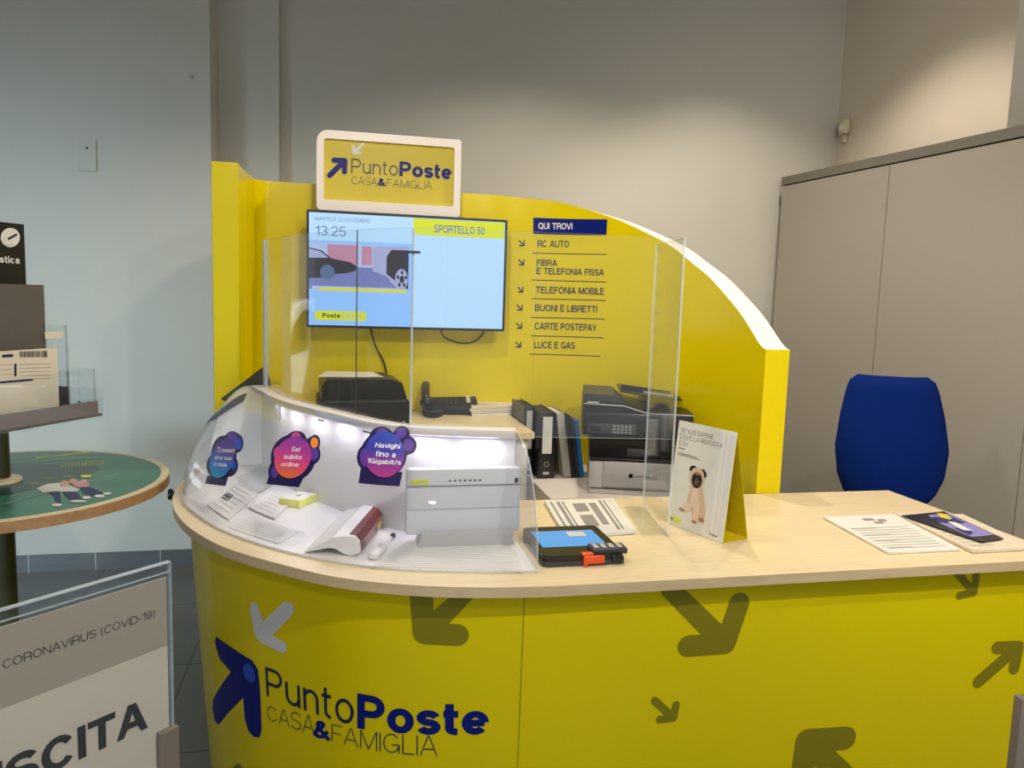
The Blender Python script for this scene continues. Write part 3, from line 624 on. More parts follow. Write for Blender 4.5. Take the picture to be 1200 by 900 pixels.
decal('video_brick', [rect(.09, .55, .24, .725), rect(.26, .55, .31, .72)], tvfn, SBRICK, scr, 0.0010)
decal('video_car', [[(0, .42), (0, .69), (.06, .67), (.11, .60), (.20, .575), (.235, .54), (.23, .50), (.19, .475), (.12, .46), (.12, .43)]], tvfn, SDARK, scr, 0.0012)
decal('video_car_glass', [[(0, .60), (0, .68), (.055, .66), (.095, .605)]], tvfn, SSILV, scr, 0.0014)
decal('video_wheel', [ellipse(.09, .475, .036, .068, 20)], tvfn, SGREY, scr, 0.0016)
decal('video_truck', [[(.315, .50), (.315, .70), (.33, .725), (.497, .735), (.497, .325), (.44, .35), (.41, .40), (.39, .455)]], tvfn, SSILV, scr, 0.0012)
decal('video_wheel_arch', [[(.385, .48), (.385, .64), (.41, .70), (.497, .70), (.497, .325), (.47, .325), (.43, .42)]], tvfn, SDARK, scr, 0.0014)
decal('video_rim', [[(x, y) for x, y in ellipse(.462, .435, .033, .095, 20)]], tvfn, SSILV, scr, 0.0016)
decal('video_hub', [ellipse(.464, .435, .012, .035, 12)]+[ellipse(.464+.022*math.cos(k), .435+.062*math.sin(k), .007, .018, 8) for k in np.arange(5)*2*math.pi/5+.3], tvfn, SDARK, scr, 0.0018)
decal('yellow_bar', [rect(.05, .315, .485, .34)], tvfn, SYEL, scr, 0.0018)
decal('bar_backing', [rect(.015, .30, .495, .352)], tvfn, SSKY, scr, 0.0015)
decal('logo_badge', [[(.03+a*.255, .045+b*.085) for a, b in rrect(0, 0, 1, 1, .12, 4)]], tvfn, SYEL, scr, 0.0010)
text('badge_lettering', 'Poste', (.065, .068, .155, .11), tvfn, SDARK, scr, bold=0.185, lift=0.0016)
text('badge_lettering', 'italiane', (.16, .068, .265, .11), tvfn, SSILV, scr, bold=0.1, lift=0.0016)
def pY(x, y, Y): return at_y(x, y, Y)
cab = catmull([pY(516, 386, 3.5), pY(522, 396, 3.57), pY(540, 402, 3.58), pY(556, 400, 3.58), pY(566, 391, 3.55), pY(567, 384, 3.5)], 6)
MB().tube(cab, 0.004).build('power_cable', BLACK, tv)
MB().tube(catmull([pY(434, 384, 3.5), pY(440, 405, 3.57), pY(450, 425, 3.58), pY(453, 440, 3.58), pY(456, 470, 3.58)], 6), 0.004).build('signal_cable', BLACK, tv)

# ------------------------------------------------------------------ display case on the counter
case = thing('display_case', 'bubble shaped clear display case with white back standing on the counter', 'display case', (0.0, 2.2, HC))
basep = catmull([(0.47, 1.752), (0.37, 1.76), (0.287, 1.775), (0.14, 1.81), (0.004, 1.873), (-0.116, 1.958), (-0.207, 2.043), (-0.272, 2.115), (-0.345, 2.216), (-0.422, 2.359), (-0.472, 2.477), (-0.497, 2.6), (-0.503, 2.75), (-0.495, 2.9), (-0.48, 3.0)], 8)
rimi = catmull([(0.47, 2.03), (0.36, 2.055), (0.2, 2.10), (0.12, 2.165), (0.06, 2.25), (0.002, 2.345), (-0.07, 2.455), (-0.134, 2.57), (-0.19, 2.70), (-0.23, 2.83), (-0.262, 2.92), (-0.285, 3.0)], 8)
NB = 120; basep = resample(basep, NB); rimi = resample(rimi, NB)
rn = normals2(rimi); rn = np.where((np.sum(rn*(np.array([0.6, 2.9])-rimi), 1) > 0)[:, None], -rn, rn); RW = 0.042
rimo = rimi+rn*RW; ZR = 1.19; ZF = HC+0.006
def dome_pt(i, th, off=0.0):
    o = np.array([rimo[i][0], rimo[i][1], ZF]); d_ = np.array([basep[i][0]-rimo[i][0], basep[i][1]-rimo[i][1], 0]); L_ = np.linalg.norm(d_); d_ /= L_
    return o+d_*(L_+off)*math.sin(th)+np.array([0, 0, (ZR-ZF+off)*math.cos(th)])
def dome_fn(a, b, l):       # a along the case 0..1, b angle 0 (rim) .. pi/2 (foot)
    s = min(max(a, 0), 1)*(NB-1); i = min(int(s), NB-2); f = s-i
    return tuple(dome_pt(i, b, l)*(1-f)+dome_pt(i+1, b, l)*f)
mb = MB().grid([[(p[0], p[1], ZF), (q[0], q[1], ZF)] for p, q in zip(basep+(rimo-basep)*0.02, rimi)])
mb.grid([[(p[0], p[1], ZF), (p[0], p[1], HC)] for p in basep+(rimo-basep)*0.02])
mb.build('floor_board', WHITE, case)
mb = MB(); wi = rimi+rn*0.006; wo = rimi-rn*0.012
mb.grid([[(p[0], p[1], ZF), (p[0], p[1], ZR-0.02)] for p in wi]); mb.grid([[(p[0], p[1], HC), (p[0], p[1], ZR-0.02)] for p in wo])
mb.grid([[wi[0].tolist()+[ZF], wo[0].tolist()+[ZF]], [wi[0].tolist()+[ZR-.02], wo[0].tolist()+[ZR-.02]]])
mb.build('back_wall', WHITE, case)
mb = MB(); i_ = rimi-rn*0.012
mb.grid([[(p[0], p[1], ZR), (q[0], q[1], ZR)] for p, q in zip(rimo, i_)]); mb.grid([[(p[0], p[1], ZR-.02), (q[0], q[1], ZR-.02)] for p, q in zip(rimo, i_)])
mb.grid([[(p[0], p[1], ZR), (p[0], p[1], ZR-.02)] for p in rimo]); mb.grid([[(p[0], p[1], ZR), (p[0], p[1], ZR-.02)] for p in i_])
mb.build('top_rim', CREAM, case)
ths = np.linspace(0, math.pi/2, 17)
mb = MB().grid([[dome_pt(i, th) for th in ths] for i in range(NB)])
mb.grid([[dome_pt(i, th, -0.004) for th in ths] for i in range(NB)])
for e in (0, NB-1): mb.grid([[dome_pt(e, th) for th in ths], [dome_pt(e, th, -0.004) for th in ths]], 1)
mb.grid([[dome_pt(i, math.pi/2), dome_pt(i, math.pi/2, -0.004)] for i in range(NB)], 1)
mb.build('bubble_cover', [ACRD, ACRE], case, angle=50)
ep = [dome_pt(0, th, -0.004) for th in ths]; bl = np.array([rimi[0][0], rimi[0][1], ZF]); tl = np.array([rimi[0][0], rimi[0][1], ZR-0.02])
poly = ep+[bl, tl]; n = len(poly); sh = np.array([0.004, 0.0, 0])
MB().add([p for p in poly]+[p+sh for p in poly], [tuple(range(n)), tuple(range(n, 2*n))]).add([p for p in poly]+[p+sh for p in poly], [(i, (i+1) % n, n+(i+1) % n, n+i) for i in range(n)], 1).build('end_plate', [ACRD, ACRE], case)
ee = [dome_pt(NB-1, th, -0.004) for th in ths]; poly = ee+[np.array([rimi[-1][0], rimi[-1][1], ZF]), np.array([rimi[-1][0], rimi[-1][1], ZR])]; n = len(poly); sh = np.array([0, .006, 0])
MB().add([p for p in poly]+[p+sh for p in poly], [tuple(range(n)), tuple(range(n, 2*n))]+[(i, (i+1) % n, n+(i+1) % n, n+i) for i in range(n)]).build('end_wall', WHITE, case)
ls = rimi+rn*0.034
mb = MB(); seg = ls[4:92]; mb.grid([[(p[0]+q[0]*.003, p[1]+q[1]*.003, ZR-.0215), (p[0]-q[0]*.003, p[1]-q[1]*.003, ZR-.0215)] for p, q in zip(seg, rn[4:92])])
mb.grid([[(p[0]+q[0]*.005, p[1]+q[1]*.005, ZR-.0202), (p[0]-q[0]*.005, p[1]-q[1]*.005, ZR-.0202)] for p, q in zip(seg, rn[4:92])])
mb.build('led_strip', LED, case)
for k in np.linspace(8, 92, 7).astype(int):
    q = ls[k]; o = light('case_led', 'AREA', (q[0], q[1], ZR-0.026), 0.15, (0.90, 0.88, 1.0), 0.10, 0.012, aim=(q[0]+rn[k][0]*.05, q[1]+rn[k][1]*.05, ZF))
    o.rotation_euler.rotate_axis('Z', 0.0)
# little hinges, a bracket and a dark slot on the white back wall
for i, zz in ((93, 1.13), (93, 0.99)):
    p = wi[i]; tdir = rimi[i+1]-rimi[i-1]; ang = math.atan2(tdir[1], tdir[0])
    m_ = MB(); m_.M = Matrix.Translation((p[0]+rn[i][0]*.005, p[1]+rn[i][1]*.005, zz)) @ Matrix.Rotation(ang, 4, 'Z')
    m_.box((-.012, 0, 0), (.008, .01, .05)).box((.012, 0, 0), (.008, .01, .05)).box((0, .004, .018), (.03, .004, .006)); m_.build('hinge', MGREY, case)
p = at_y(416, 545, 2.2); m_ = MB().box((0.075, 2.245, 1.02), (.03, .02, .012), r=.003).box((0.068, 2.24, 1.02), (.008, .03, .04), r=.002).box((0.088, 2.235, 1.02), (.006, .03, .03), r=.002); m_.build('latch', BLACK, case)
for (x_, y_, l_) in ((0.083, 2.213, .05), (-0.055, 2.425, .03)):
    k = int(np.argmin(np.hypot(rimi[:, 0]-x_, rimi[:, 1]-y_))); td = rimi[k+1]-rimi[k-1]; m_ = MB(); m_.M = Matrix.Translation((wi[k][0]+rn[k][0]*.001, wi[k][1]+rn[k][1]*.001, ZR-.04)) @ Matrix.Rotation(math.atan2(td[1], td[0]), 4, 'Z'); m_.box((0, 0, 0), (l_, .003, .004)); m_.build('slot', BLACK, case)
# stickers cut in bubble shapes, stuck on the cover
DOME = Surf(dome_fn, (0.0, 1.0), (0.05, math.pi/2), 240, 60)
def dpx(L, ox, oy, sc_): return [DOME.inv(ox+x/sc_, oy+y/sc_) for x, y in L]
def lobes(parts, n=64):
    c = np.mean([q[:2] for q in parts], 0); out = []
    for k in range(n):
        d_ = np.array([math.cos(2*math.pi*k/n), math.sin(2*math.pi*k/n)]); best = 0
        for (x, y, rx, ry) in parts:
            # farthest hit of the ray with the ellipse
            o = (c-np.array([x, y]))/np.array([rx, ry]); dd = d_/np.array([rx, ry]); A = dd@dd; B = o@dd; C = o@o-1; D = B*B-A*C
            if D > 0: best = max(best, (-B+math.sqrt(D))/A)
        out.append(tuple(c+d_*best))
    return out
G_OR = gradient('magenta_orange_print', [(0, '#f0781e'), (.35, '#e2487c'), (.7, '#b03c9c'), (1, '#7a3aa8')], 2)
G_BL = gradient('purple_cyan_print', [(0, '#2aa0d6'), (.4, '#2a6fd0'), (.7, '#5a3c9c'), (1, '#46308c')], 2)
G_NV = gradient('magenta_navy_print', [(0, '#b23a86'), (.3, '#8a3494'), (.6, '#3a38a6'), (1, '#3050b8')], 2)
DK = mat('dark_violet_print', '#1e1652', 0.4); LOBE = mat('violet_print', '#5a3a9e', 0.4); LOBEP = mat('rose_print', '#c04a8c', 0.4); LOBEO = mat('amber_print', '#f0902c', 0.4)
WTX = mat('white_print', '#f2f2f6', 0.5, noise=0.01)
def sticker(org, sc_, outline_, base_q, core, bubbles, lines, core_m, label):
    o = decal('sticker', [dpx(outline_, *org, sc_)], dome_fn, DK, case, 0.003, rings=6); o['label'] = label
    decal('foot', [densify(dpx(base_q, *org, sc_), .02)], dome_fn, DK, o, 0.003, rings=4)
    for (e, m_) in bubbles: decal('bubble', [dpx(ellipse(*e), *org, sc_)], dome_fn, m_, o, 0.0038, rings=3)
    decal('disc', [dpx(ellipse(*core), *org, sc_)], dome_fn, core_m, o, 0.0046, rings=5)
    for body, cs in lines: text_px('lettering', body, [(org[0]+x/sc_, org[1]+y/sc_) for x, y in cs], DOME, WTX, o, bold=0.14, italic=0.15, lift=0.0056)
sticker((410, 490), 10, lobes([(400, 430, 270, 270), (370, 230, 140, 120), (610, 190, 92, 88), (690, 330, 95, 105), (190, 470, 105, 150)]), [(130, 600), (105, 768), (585, 806), (620, 640)],
        (410, 440, 235, 265, 36), [((600, 190, 60, 62), LOBE), ((690, 330, 65, 75), LOBE), ((380, 200, 75, 65), LOBE), ((190, 470, 70, 110), LOBE)],
        [('Navighi', [(298, 372), (298, 308), (598, 392), (598, 322)]), ('fino a', [(310, 465), (310, 398), (540, 480), (540, 415)]), ('1Gigabit/s', [(215, 552), (215, 482), (605, 575), (605, 508)])], G_NV, 'navy bubble sticker with three lines of white lettering')
sticker((300, 490), 10, lobes([(440, 470, 260, 270), (480, 240, 110, 80), (690, 290, 68, 90), (690, 430, 70, 110), (280, 430, 80, 110), (220, 630, 70, 100), (300, 640, 120, 100)]), [(160, 680), (132, 775), (510, 815), (600, 640)],
        (440, 470, 205, 250, 36, 0.45), [((475, 220, 55, 42), LOBEP), ((690, 300, 45, 62), LOBEO), ((680, 430, 60, 80), LOBE), ((280, 420, 65, 80), LOBEP), ((225, 640, 40, 70), LOBE)],
        [('Sei', [(425, 405), (430, 350), (528, 410), (532, 355)]), ('subito', [(335, 490), (345, 432), (545, 500), (550, 445)]), ('online', [(303, 575), (312, 522), (510, 585), (517, 532)])], G_OR, 'magenta and orange bubble sticker with white lettering')
sticker((230, 490), 10, lobes([(330, 450, 150, 240), (430, 260, 90, 100), (490, 300, 70, 110), (240, 560, 110, 140), (400, 560, 100, 130)]), [(140, 680), (115, 768), (352, 798), (400, 660)],
        (320, 480, 135, 235, 36, 0.35), [((430, 240, 60, 70), LOBE), ((500, 310, 40, 70), NAVYL), ((450, 560, 35, 50), NAVYL)],
        [('Ti connetti', [(258, 410), (268, 352), (468, 418), (472, 370)]), ('dove vuoi', [(228, 490), (240, 445), (430, 505), (436, 458)]), ('in Italia', [(220, 565), (230, 520), (372, 582), (382, 537)])], G_BL, 'blue and purple bubble sticker with white lettering')
o = decal('sticker', [dpx([(0, 105), (45, 80), (130, 20), (220, -40), (360, -130), (500, -250), (600, -290), (560, -190), (440, -120), (330, -50), (230, 20), (110, 80)], 230, 490, 10)], dome_fn, DK, case, 0.003, rings=5); o['label'] = 'dark sticker seen edge on at the far left of the cover'
# leaflets and devices in the case
def sheet(name, pts, z, th, m, label, cat, curl=0.0, group=None, nn=8, marks=None):
    A, B, C, D = [np.array(p[:2]) for p in pts]           # quad corners, in order
    mb = MB(); gt = []; gb = []
    for i in range(nn+1):
        u = i/nn; r1 = []; r2 = []
        for j in range(nn+1):
            v = j/nn; p = (A*(1-u)+B*u)*(1-v)+(D*(1-u)+C*u)*v
            zz = z+curl*((2*u-1)**4+0.5*(2*v-1)**4)*0.5
            r1.append((p[0], p[1], zz+th)); r2.append((p[0], p[1], zz))
        gt.append(r1); gb.append(r2)
    mb.grid(gt); mb.grid(gb)
    for L1, L2 in ((gt[0], gb[0]), (gt[-1], gb[-1]), ([r[0] for r in gt], [r[0] for r in gb]), ([r[-1] for r in gt], [r[-1] for r in gb])): mb.grid([L1, L2])
    c = (A+B+C+D)/4; root = thing(name, label, cat, (c[0], c[1], z), group=group)
    mb.build('paper', m, root)
    def fn(u, v, l):
        p = (A*(1-u)+B*u)*(1-v)+(D*(1-u)+C*u)*v; zz = z+curl*((2*u-1)**4+0.5*(2*v-1)**4)*0.5
        return (p[0], p[1], zz+th+l+0.0004)
    for nm, polys, mm in (marks or []): decal(nm, polys, fn, mm, root, 0.0003, step=0.12)
    return root, fn
def lines(v0, v1, n, u0, u1, h=0.012): return [rect(u0, v, u1-random.random()*0.08, v+h) for v in np.linspace(v0, v1, n)]
cz = lambda x, y: at_z(x, y, ZF)
ZL = ZF+0.0005
sheet('leaflet', [cz(243, 593), cz(268, 611), cz(309, 575), cz(283, 562)], ZL, 0.003, PAPER, 'white leaflet with grey lines at the left end inside the bubble case', 'leaflet', 0.004, marks=[('text_lines', lines(.1, .8, 7, .1, .85, .03), LINK), ('dark_box', [rect(.1, .3, .4, .5)], DGREY)])
sheet('leaflet', [cz(292, 597), cz(322, 610), cz(344, 588), cz(318, 577)], ZL, 0.004, PAPER, 'small white booklet lying left of the lime bordered box in the case', 'leaflet', 0.006, marks=[('text_lines', lines(.15, .8, 5, .15, .85, .03), LINK)])
sheet('leaflet', [cz(268, 619), cz(326, 638), cz(350, 624), cz(296, 605)], ZL, 0.0015, PAPER, 'white sheet along the front edge of the case under the sticker shadows', 'leaflet', 0.0, marks=[('text_lines', lines(.15, .8, 6, .1, .9, .02), LINK)])
sheet('plastic_sleeve', [cz(275, 566), cz(305, 585), cz(330, 566), cz(306, 550)], ZL+.0045, 0.001, ACR, 'crumpled clear plastic sleeve at the far left back of the case', 'sleeve', 0.02)
# lime bordered small box
p = cz(350, 590); bx = thing('sim_card_box', 'small white box with lime green border inside the bubble case', 'box', (p[0], p[1], ZL), math.radians(-32))
m_ = MB().box((0, 0, .012), (.075, .10, .024), r=.002); m_.build('carton', mat('pale_lime_print', '#dfe27e', .5), bx, local=True)
m_ = MB().box((0, 0, .0246), (.064, .089, .0012)); m_.build('white_face', WHITE, bx, local=True)
m_ = MB().prism(ellipse(0, 0, .009, .010, 16), .0253, .0262); m_.build('green_mark', mat('green_dot_print', '#a6c81e', 0.5), bx, local=True)
# router with the dark red back strip
RC = cz(404, 622); A = cz(464, 595); B = cz(421, 652); dv = (B-A)[:2]; rl = float(np.linalg.norm(dv)); ang = math.atan2(dv[1], dv[0])
rt = thing('router', 'white router with a dark red back strip lying in the display case', 'router', (float((A[0]+B[0])/2), float((A[1]+B[1])/2), ZL), ang)
dl = 0.79*np.linalg.norm((cz(352, 640)-B)[:2])
# profile across the router: y = away from the red strip
pr = [(0.0, 0.008), (0.002, 0.035), (0.014, 0.048), (0.035, 0.050), (0.07, 0.044), (dl*.58, 0.034), (dl*.8, 0.020), (dl, 0.006), (dl, 0.003), (dl*.78, 0.010), (dl*.55, 0.018), (0.06, 0.016), (0.04, 0.004), (0.02, 0.0)]
m_ = MB(); m_.prism([(-y, z) for y, z in pr], -rl/2, rl/2, ax=0); m_.build('shell', WHITE, rt, angle=30, local=True)
m_ = MB(); q = [(0.0022, .006), (-0.004, .008), (-.003, .034), (.012, .0495), (.03, .0512), (.03, .046), (0.01, .04)]
m_.prism([(-y, z) for y, z in q], -rl/2+.018, rl/2-.018, ax=0); strip = m_.build('red_strip', RED, rt, angle=30, local=True); strip['label'] = 'dark red back strip with ports'
YP = mat('port_yellow', '#caa53c', 0.5)
for k in range(5):
    MB().box((-.02+k*.019, .0042, .018), (.011, .003, .011)).build('port', YP if k < 4 else BLACK, strip, local=True)
MB().box((rl/2-.035, .0042, .018), (.018, .003, .014)).build('port', BLACK, strip, local=True); MB().box((-rl/2+.032, .0042, .018), (.022, .003, .014)).build('port', BLACK, strip, local=True)
m_ = MB()
for k in range(9): m_.box((-rl/2+.04+k*.014, .0005, .040), (.002, .0075, .012))
m_.build('vent_ridges', mat('darker_red_plastic', '#4d0c12', .4), strip, local=True)
m_ = MB()
for k in range(7): m_.box((-rl/2+.012, -dl*.80+k*.011, .0215+k*.0030), (.03, .004, .002))
m_.build('side_vents', MGREY, rt, local=True)
# standing white modem with a row of lights
A = cz(485, 622); B = cz(608, 626); 
md = thing('standing_modem', 'large white upright modem on a clear foot at the right end of the case', 'modem', (0.32, 1.98, ZL))
mw = 0.30; m_ = MB().box((0.325, 2.0, ZL+.115), (.31, .030, .18), r=.008); m_.build('housing', mat('translucent_white_plastic', '#d6d7da', .25), md)
m_ = MB().prism([(0.20, ZL), (0.46, ZL), (0.45, ZL+.035), (0.21, ZL+.035)], 1.955, 2.03, ax=1); m_.build('foot', LGP, md)
m_ = MB()
for k in range(7): m_.box((0.285+k*.0135, 1.984, ZL+.172), (.006, .003, .004))
m_.build('indicator_lights', DGREY, md)
MB().box((0.205, 1.984, ZL+.170), (.045, .003, .013)).build('yellow_label', LIME, md)
MB().box((0.325, 1.9845, ZL+.158), (.306, .002, .004)).build('groove', MGREY, md); MB().box((0.325, 1.9845, ZL+.095), (.306, .002, .003)).build('groove', LGP, md)
MB().box((0.466, 1.984, ZL+.170), (.008, .003, .012)).build('button', BLACK, md)
# usb stick with dark tip
A = cz(438, 656); B = cz(461, 630); dv = (B-A)[:2]; us = thing('usb_adapter', 'slim white adapter stick with dark tip beside the router in the case', 'adapter', (A[0], A[1], ZL), math.atan2(dv[1], dv[0])); ul = float(np.linalg.norm(dv))
MB().box((ul*.22, 0, .008), (ul*.5, .024, .016), r=.005).build('body', WHITE, us, local=True); MB().box((ul*.68, 0, .006), (ul*.45, .008, .007), r=.002).build('stem', WHITE, us, local=True); MB().box((ul*.97, 0, .007), (.016, .011, .011), r=.002).build('tip', BLACK, us, local=True)
# two display boards that carry the router and the modem
m_ = MB(); A, B, C, D = cz(434, 664), cz(612, 670), cz(606, 640), cz(478, 634)
sheet('white_mat', [A, B, C, D], ZL-.0003, .002, PAPER, 'white ribbed mat under the standing modem', 'mat', marks=[('ribs', lines(.05, .95, 12, .02, .99, .012), LINK)])

# ------------------------------------------------------------------ clear protective screen
screen = thing('protective_screen', 'tall clear acrylic protective screen with curved left end on the case rim', 'screen', (0.5, 2.05, HC))
ZT = 1.725; PT = 0.006
cpath = resample(np.concatenate([catmull([(0.19, 2.105), (0.11, 2.18), (0.055, 2.26), (0.0, 2.35), (-0.07, 2.46), (-0.13, 2.575), (-0.185, 2.70), (-0.225, 2.83), (-0.262, 2.94)], 6)]), 60)
def wall_panel(name, path, za, zb, mats=(ACR, ACRE), th=PT):
    path = np.array(path, float); n_ = normals2(path) if len(path) > 2 else np.repeat(np.array([[-(path[1]-path[0])[1], (path[1]-path[0])[0]]])/np.linalg.norm(path[1]-path[0]), 2, 0)
    q = path+n_*th; m_ = MB()
    m_.grid([[(p[0], p[1], za), (p[0], p[1], zb)] for p in path]); m_.grid([[(p[0], p[1], za), (p[0], p[1], zb)] for p in q])
    for z in (za, zb): m_.grid([[(p[0], p[1], z), (r[0], r[1], z)] for p, r in zip(path, q)], 1)
    for e in (0, -1): m_.grid([[(path[e][0], path[e][1], za), (path[e][0], path[e][1], zb)], [(q[e][0], q[e][1], za), (q[e][0], q[e][1], zb)]], 1)
    return m_.build(name, list(mats), screen)
wall_panel('curved_panel', cpath, ZR, ZT)
fa = (0.195, 2.095); fb = (0.515, 2.04); fc = (0.915, 1.985)
wall_panel('front_panel', [fc, fb], ZR-0.025, ZT); fm = (fa[0]+(fb[0]-fa[0])*.26, fa[1]+(fb[1]-fa[1])*.26); wall_panel('front_panel', [fb, fm], ZR, ZT); wall_panel('front_panel', [fm, fa], ZR, ZT)
wall_panel('side_panel', [(0.962, 2.29), (0.915, 1.985)], HC+0.005, ZT)
wall_panel('edge_strip', [(-0.262, 2.94), (-0.272, 2.985)], ZR, ZT, (ACRE, ACRE), .012)
MB().prism([(0.845, 2.0), (0.910, 2.0), (0.955, 2.29), (0.898, 2.29)], HC+.0005, HC+.0065).build('foot_plate', [ACR], screen)
for z in (1.66,): MB().box((0.191, 2.098, z), (.03, .02, .006)).build('clip', DGREY, screen)
m_ = MB().box((0.188, 2.1, 1.457), (.006, .008, .53)); m_.build('joint_profile', ACRE, screen)
q = cpath[14]; MB().box((q[0], q[1], (ZR+ZT)/2), (.003, .008, ZT-ZR)).build('joint_profile', DGREY, screen)

# ------------------------------------------------------------------ things on the worktop
cw = lambda x, y: at_z(x, y, HC)
bars = lambda u0, us, v0, v1: [rect(u0+k*us, v0, u0+k*us+us*.45, v1) for k in range(3)]
sheet('flyer_stack', [cw(663, 633), cw(745, 626), cw(718, 588), cw(638, 591)], HC+.0005, .010, PAPER, 'small stack of grey printed flyers on the worktop behind the signature pad', 'flyers', .003,
      marks=[('printed_bars', [rect(.06, .06, .09, .95), rect(.15, .06, .20, .95), rect(.23, .06, .255, .95), rect(.76, .06, .80, .95), rect(.83, .06, .855, .95)], GINK), ('printed_pictures', [rect(.36, .62, .55, .88), rect(.36, .2, .55, .52), rect(.60, .22, .70, .88)], GINK), ('grey_text', lines(.3, .9, 8, .9, .99, .01), LINK)])
# signature pad
A, B, C, D = [cw(*p)[:2] for p in ((648, 666), (725, 658), (714, 636), (629, 632))]
pc = np.array([0.612, 1.900]); pd = thing('signature_pad', 'dark signature pad with blue screen and orange clip beside the case', 'signature pad', (pc[0], pc[1], HC+.0005), math.radians(0))
m_ = MB(); m_.prism(rrect(-.115, -.11, .10, .13, .018), 0.012, 0.028); m_.prism(rrect(-.118, -.113, .103, .12, .018), 0.0, 0.013, 1); m_.build('casing', [BLACK, DGREY], pd, local=True)
q = decal('pad_screen', [rect(-.100, -.045, .075, .088)], lambda a, b, l: (pc[0]+a, pc[1]+b, HC+.0288+l), PADS, pd, .0004)
decal('screen_picture', [rect(-.005, .035, .045, .075)], lambda a, b, l: (pc[0]+a, pc[1]+b, HC+.0288+l), LGREY, pd, .0009)
m_ = MB().box((.063, -.078, .030), (.095, .05, .016), r=.004); kp = m_.build('reader_block', DGREY, pd, local=True)
for k in range(4): MB().box((.030+k*.021, -.078, .0385), (.013, .03, .003), r=.001).build('key', LGP, kp, local=True)
m_ = MB().box((.015, -.116, .016), (.055, .012, .02), r=.003).box((-.008, -.118, .010), (.012, .014, .02), r=.003).box((.0, -.105, .028), (.03, .02, .006), r=.002); tag(m_.build('clip', ORANGE, pd, local=True), 'orange clip')
MB().box((.078, -.112, .016), (.03, .012, .016), r=.002).build('card_slot', BLACK, pd, local=True)
for sx in (-.09, .08):
    for sy in (-.09, .10): pass
# desk poster of the pug
pA = np.array([0.971, 2.120]); pB = np.array([1.046, 1.908]); u_ = (pB-pA); pw = float(np.linalg.norm(u_)); u_ /= pw
nrm = np.array([u_[1], -u_[0]])
if nrm @ (np.array([0, 0])-pA) < 0: nrm = -nrm
ph = 0.315; lean = 0.10
post = thing('desk_poster', 'white card poster of a pug on a yellow stand by the clear screen', 'poster', ((pA[0]+pB[0])/2, (pA[1]+pB[1])/2, HC))
upv = np.array([-nrm[0]*lean, -nrm[1]*lean, 1.0]); upv /= np.linalg.norm(upv); Nv = np.array([nrm[0], nrm[1], lean]); Nv /= np.linalg.norm(Nv)
O = np.array([pA[0], pA[1], HC+.001]); pf = plane_fn(O, (u_[0], u_[1], 0), upv, Nv)
def card(a0, a1, b0, b1, off, th): 
    v = [pf(a, b, o) for o in (off, off-th) for a, b in ((a0, b0), (a1, b0), (a1, b1), (a0, b1))]
    return v, [(0, 1, 2, 3), (7, 6, 5, 4), (0, 4, 5, 1), (1, 5, 6, 2), (2, 6, 7, 3), (3, 7, 4, 0)]
MB().add(*card(0, pw, 0, ph, 0, .002)).build('printed_card', PAPER, post)
MB().add(*card(0, pw, 0, ph, -.0021, .002)).build('yellow_backing', YELM, post)
bk = -nrm; ft = 0.10
R1 = [np.array(pf(a, 0.0, -.004)) for a in (0, pw)]; R2 = [r+np.array([bk[0]*ft, bk[1]*ft, 0]) for r in R1]; T1 = [np.array(pf(a, ph, -.004)) for a in (0, pw)]
m_ = MB()
for q in ([R1[0], R1[1], R2[1], R2[0]], [R2[0], R2[1], T1[1], T1[0]]):
    nn_ = np.cross(q[1]-q[0], q[3]-q[0]); nn_ /= np.linalg.norm(nn_); nn_ *= np.sign(nn_[2]) if abs(nn_[2]) > .5 else 1
    v = [p for p in q]+[p+nn_*.0015 for p in q]; m_.add(v, [(0, 1, 2, 3), (7, 6, 5, 4), (0, 4, 5, 1), (1, 5, 6, 2), (2, 6, 7, 3), (3, 7, 4, 0)])
m_.build('easel_back', YELM, post)
def pd_(name, polys, m, lift=.0008): return decal(name, [[(x*pw, y*ph) for x, y in p] for p in polys], pf, m, post, lift)
STRP = mat('pale_grey_print', '#d4d4d6', .6, noise=.02)
pd_('grey_stripes', [rect(.72, .05, .78, .97), rect(.83, .05, .87, .97), rect(.90, .05, .985, .97)], STRP, .0005)
for body, y0, y1, x1 in (("SE VUOI SAPERE", .893, .935, .64), ("DOV'\u00c8, LA RISPOSTA", .828, .875, .80), ("\u00c8 QUI.", .772, .814, .21)): text('headline', body, (.06*pw, y0*ph, x1*pw, y1*ph), pf, DGREY, post, bold=0.075, lift=.0011)
pd_('small_text', [rect(.06, .735, .18, .745), rect(.06, .69, .40, .697), rect(.06, .675, .46, .682)], GINK)
pug = pd_('pug_body', [[(.37, .44), (.55, .44), (.60, .37), (.64, .29), (.67, .21), (.66, .15), (.60, .13), (.50, .13), (.44, .17), (.40, .205), (.33, .20), (.33, .30)]], FAWN)
pd_('pug_legs', [[(.34, .27), (.41, .25), (.40, .19), (.33, .165), (.22, .165), (.20, .185), (.30, .215)], [(.47, .30), (.55, .30), (.555, .14), (.545, .095), (.47, .095), (.465, .14)]], mat('light_fawn_print', '#e2cbb6', .6), .001)
pd_('pug_paws', [ellipse(.26, .172, .06, .013, 14), ellipse(.50, .100, .045, .015, 14), ellipse(.62, .138, .05, .022, 14)], FAWND, .0012)
pd_('pug_chest', [ellipse(.45, .33, .07, .11, 20)], mat('light_fawn_print', '#e2cbb6', .6), .0012)
pd_('pug_head', [ellipse(.45, .505, .135, .098, 28)], FAWN, .0014)
pd_('pug_ears', [[(.30, .565), (.32, .60), (.39, .615), (.42, .60), (.37, .585), (.33, .55)], [(.50, .60), (.56, .60), (.60, .575), (.61, .535), (.58, .53), (.55, .575)]], MASK, .0018)
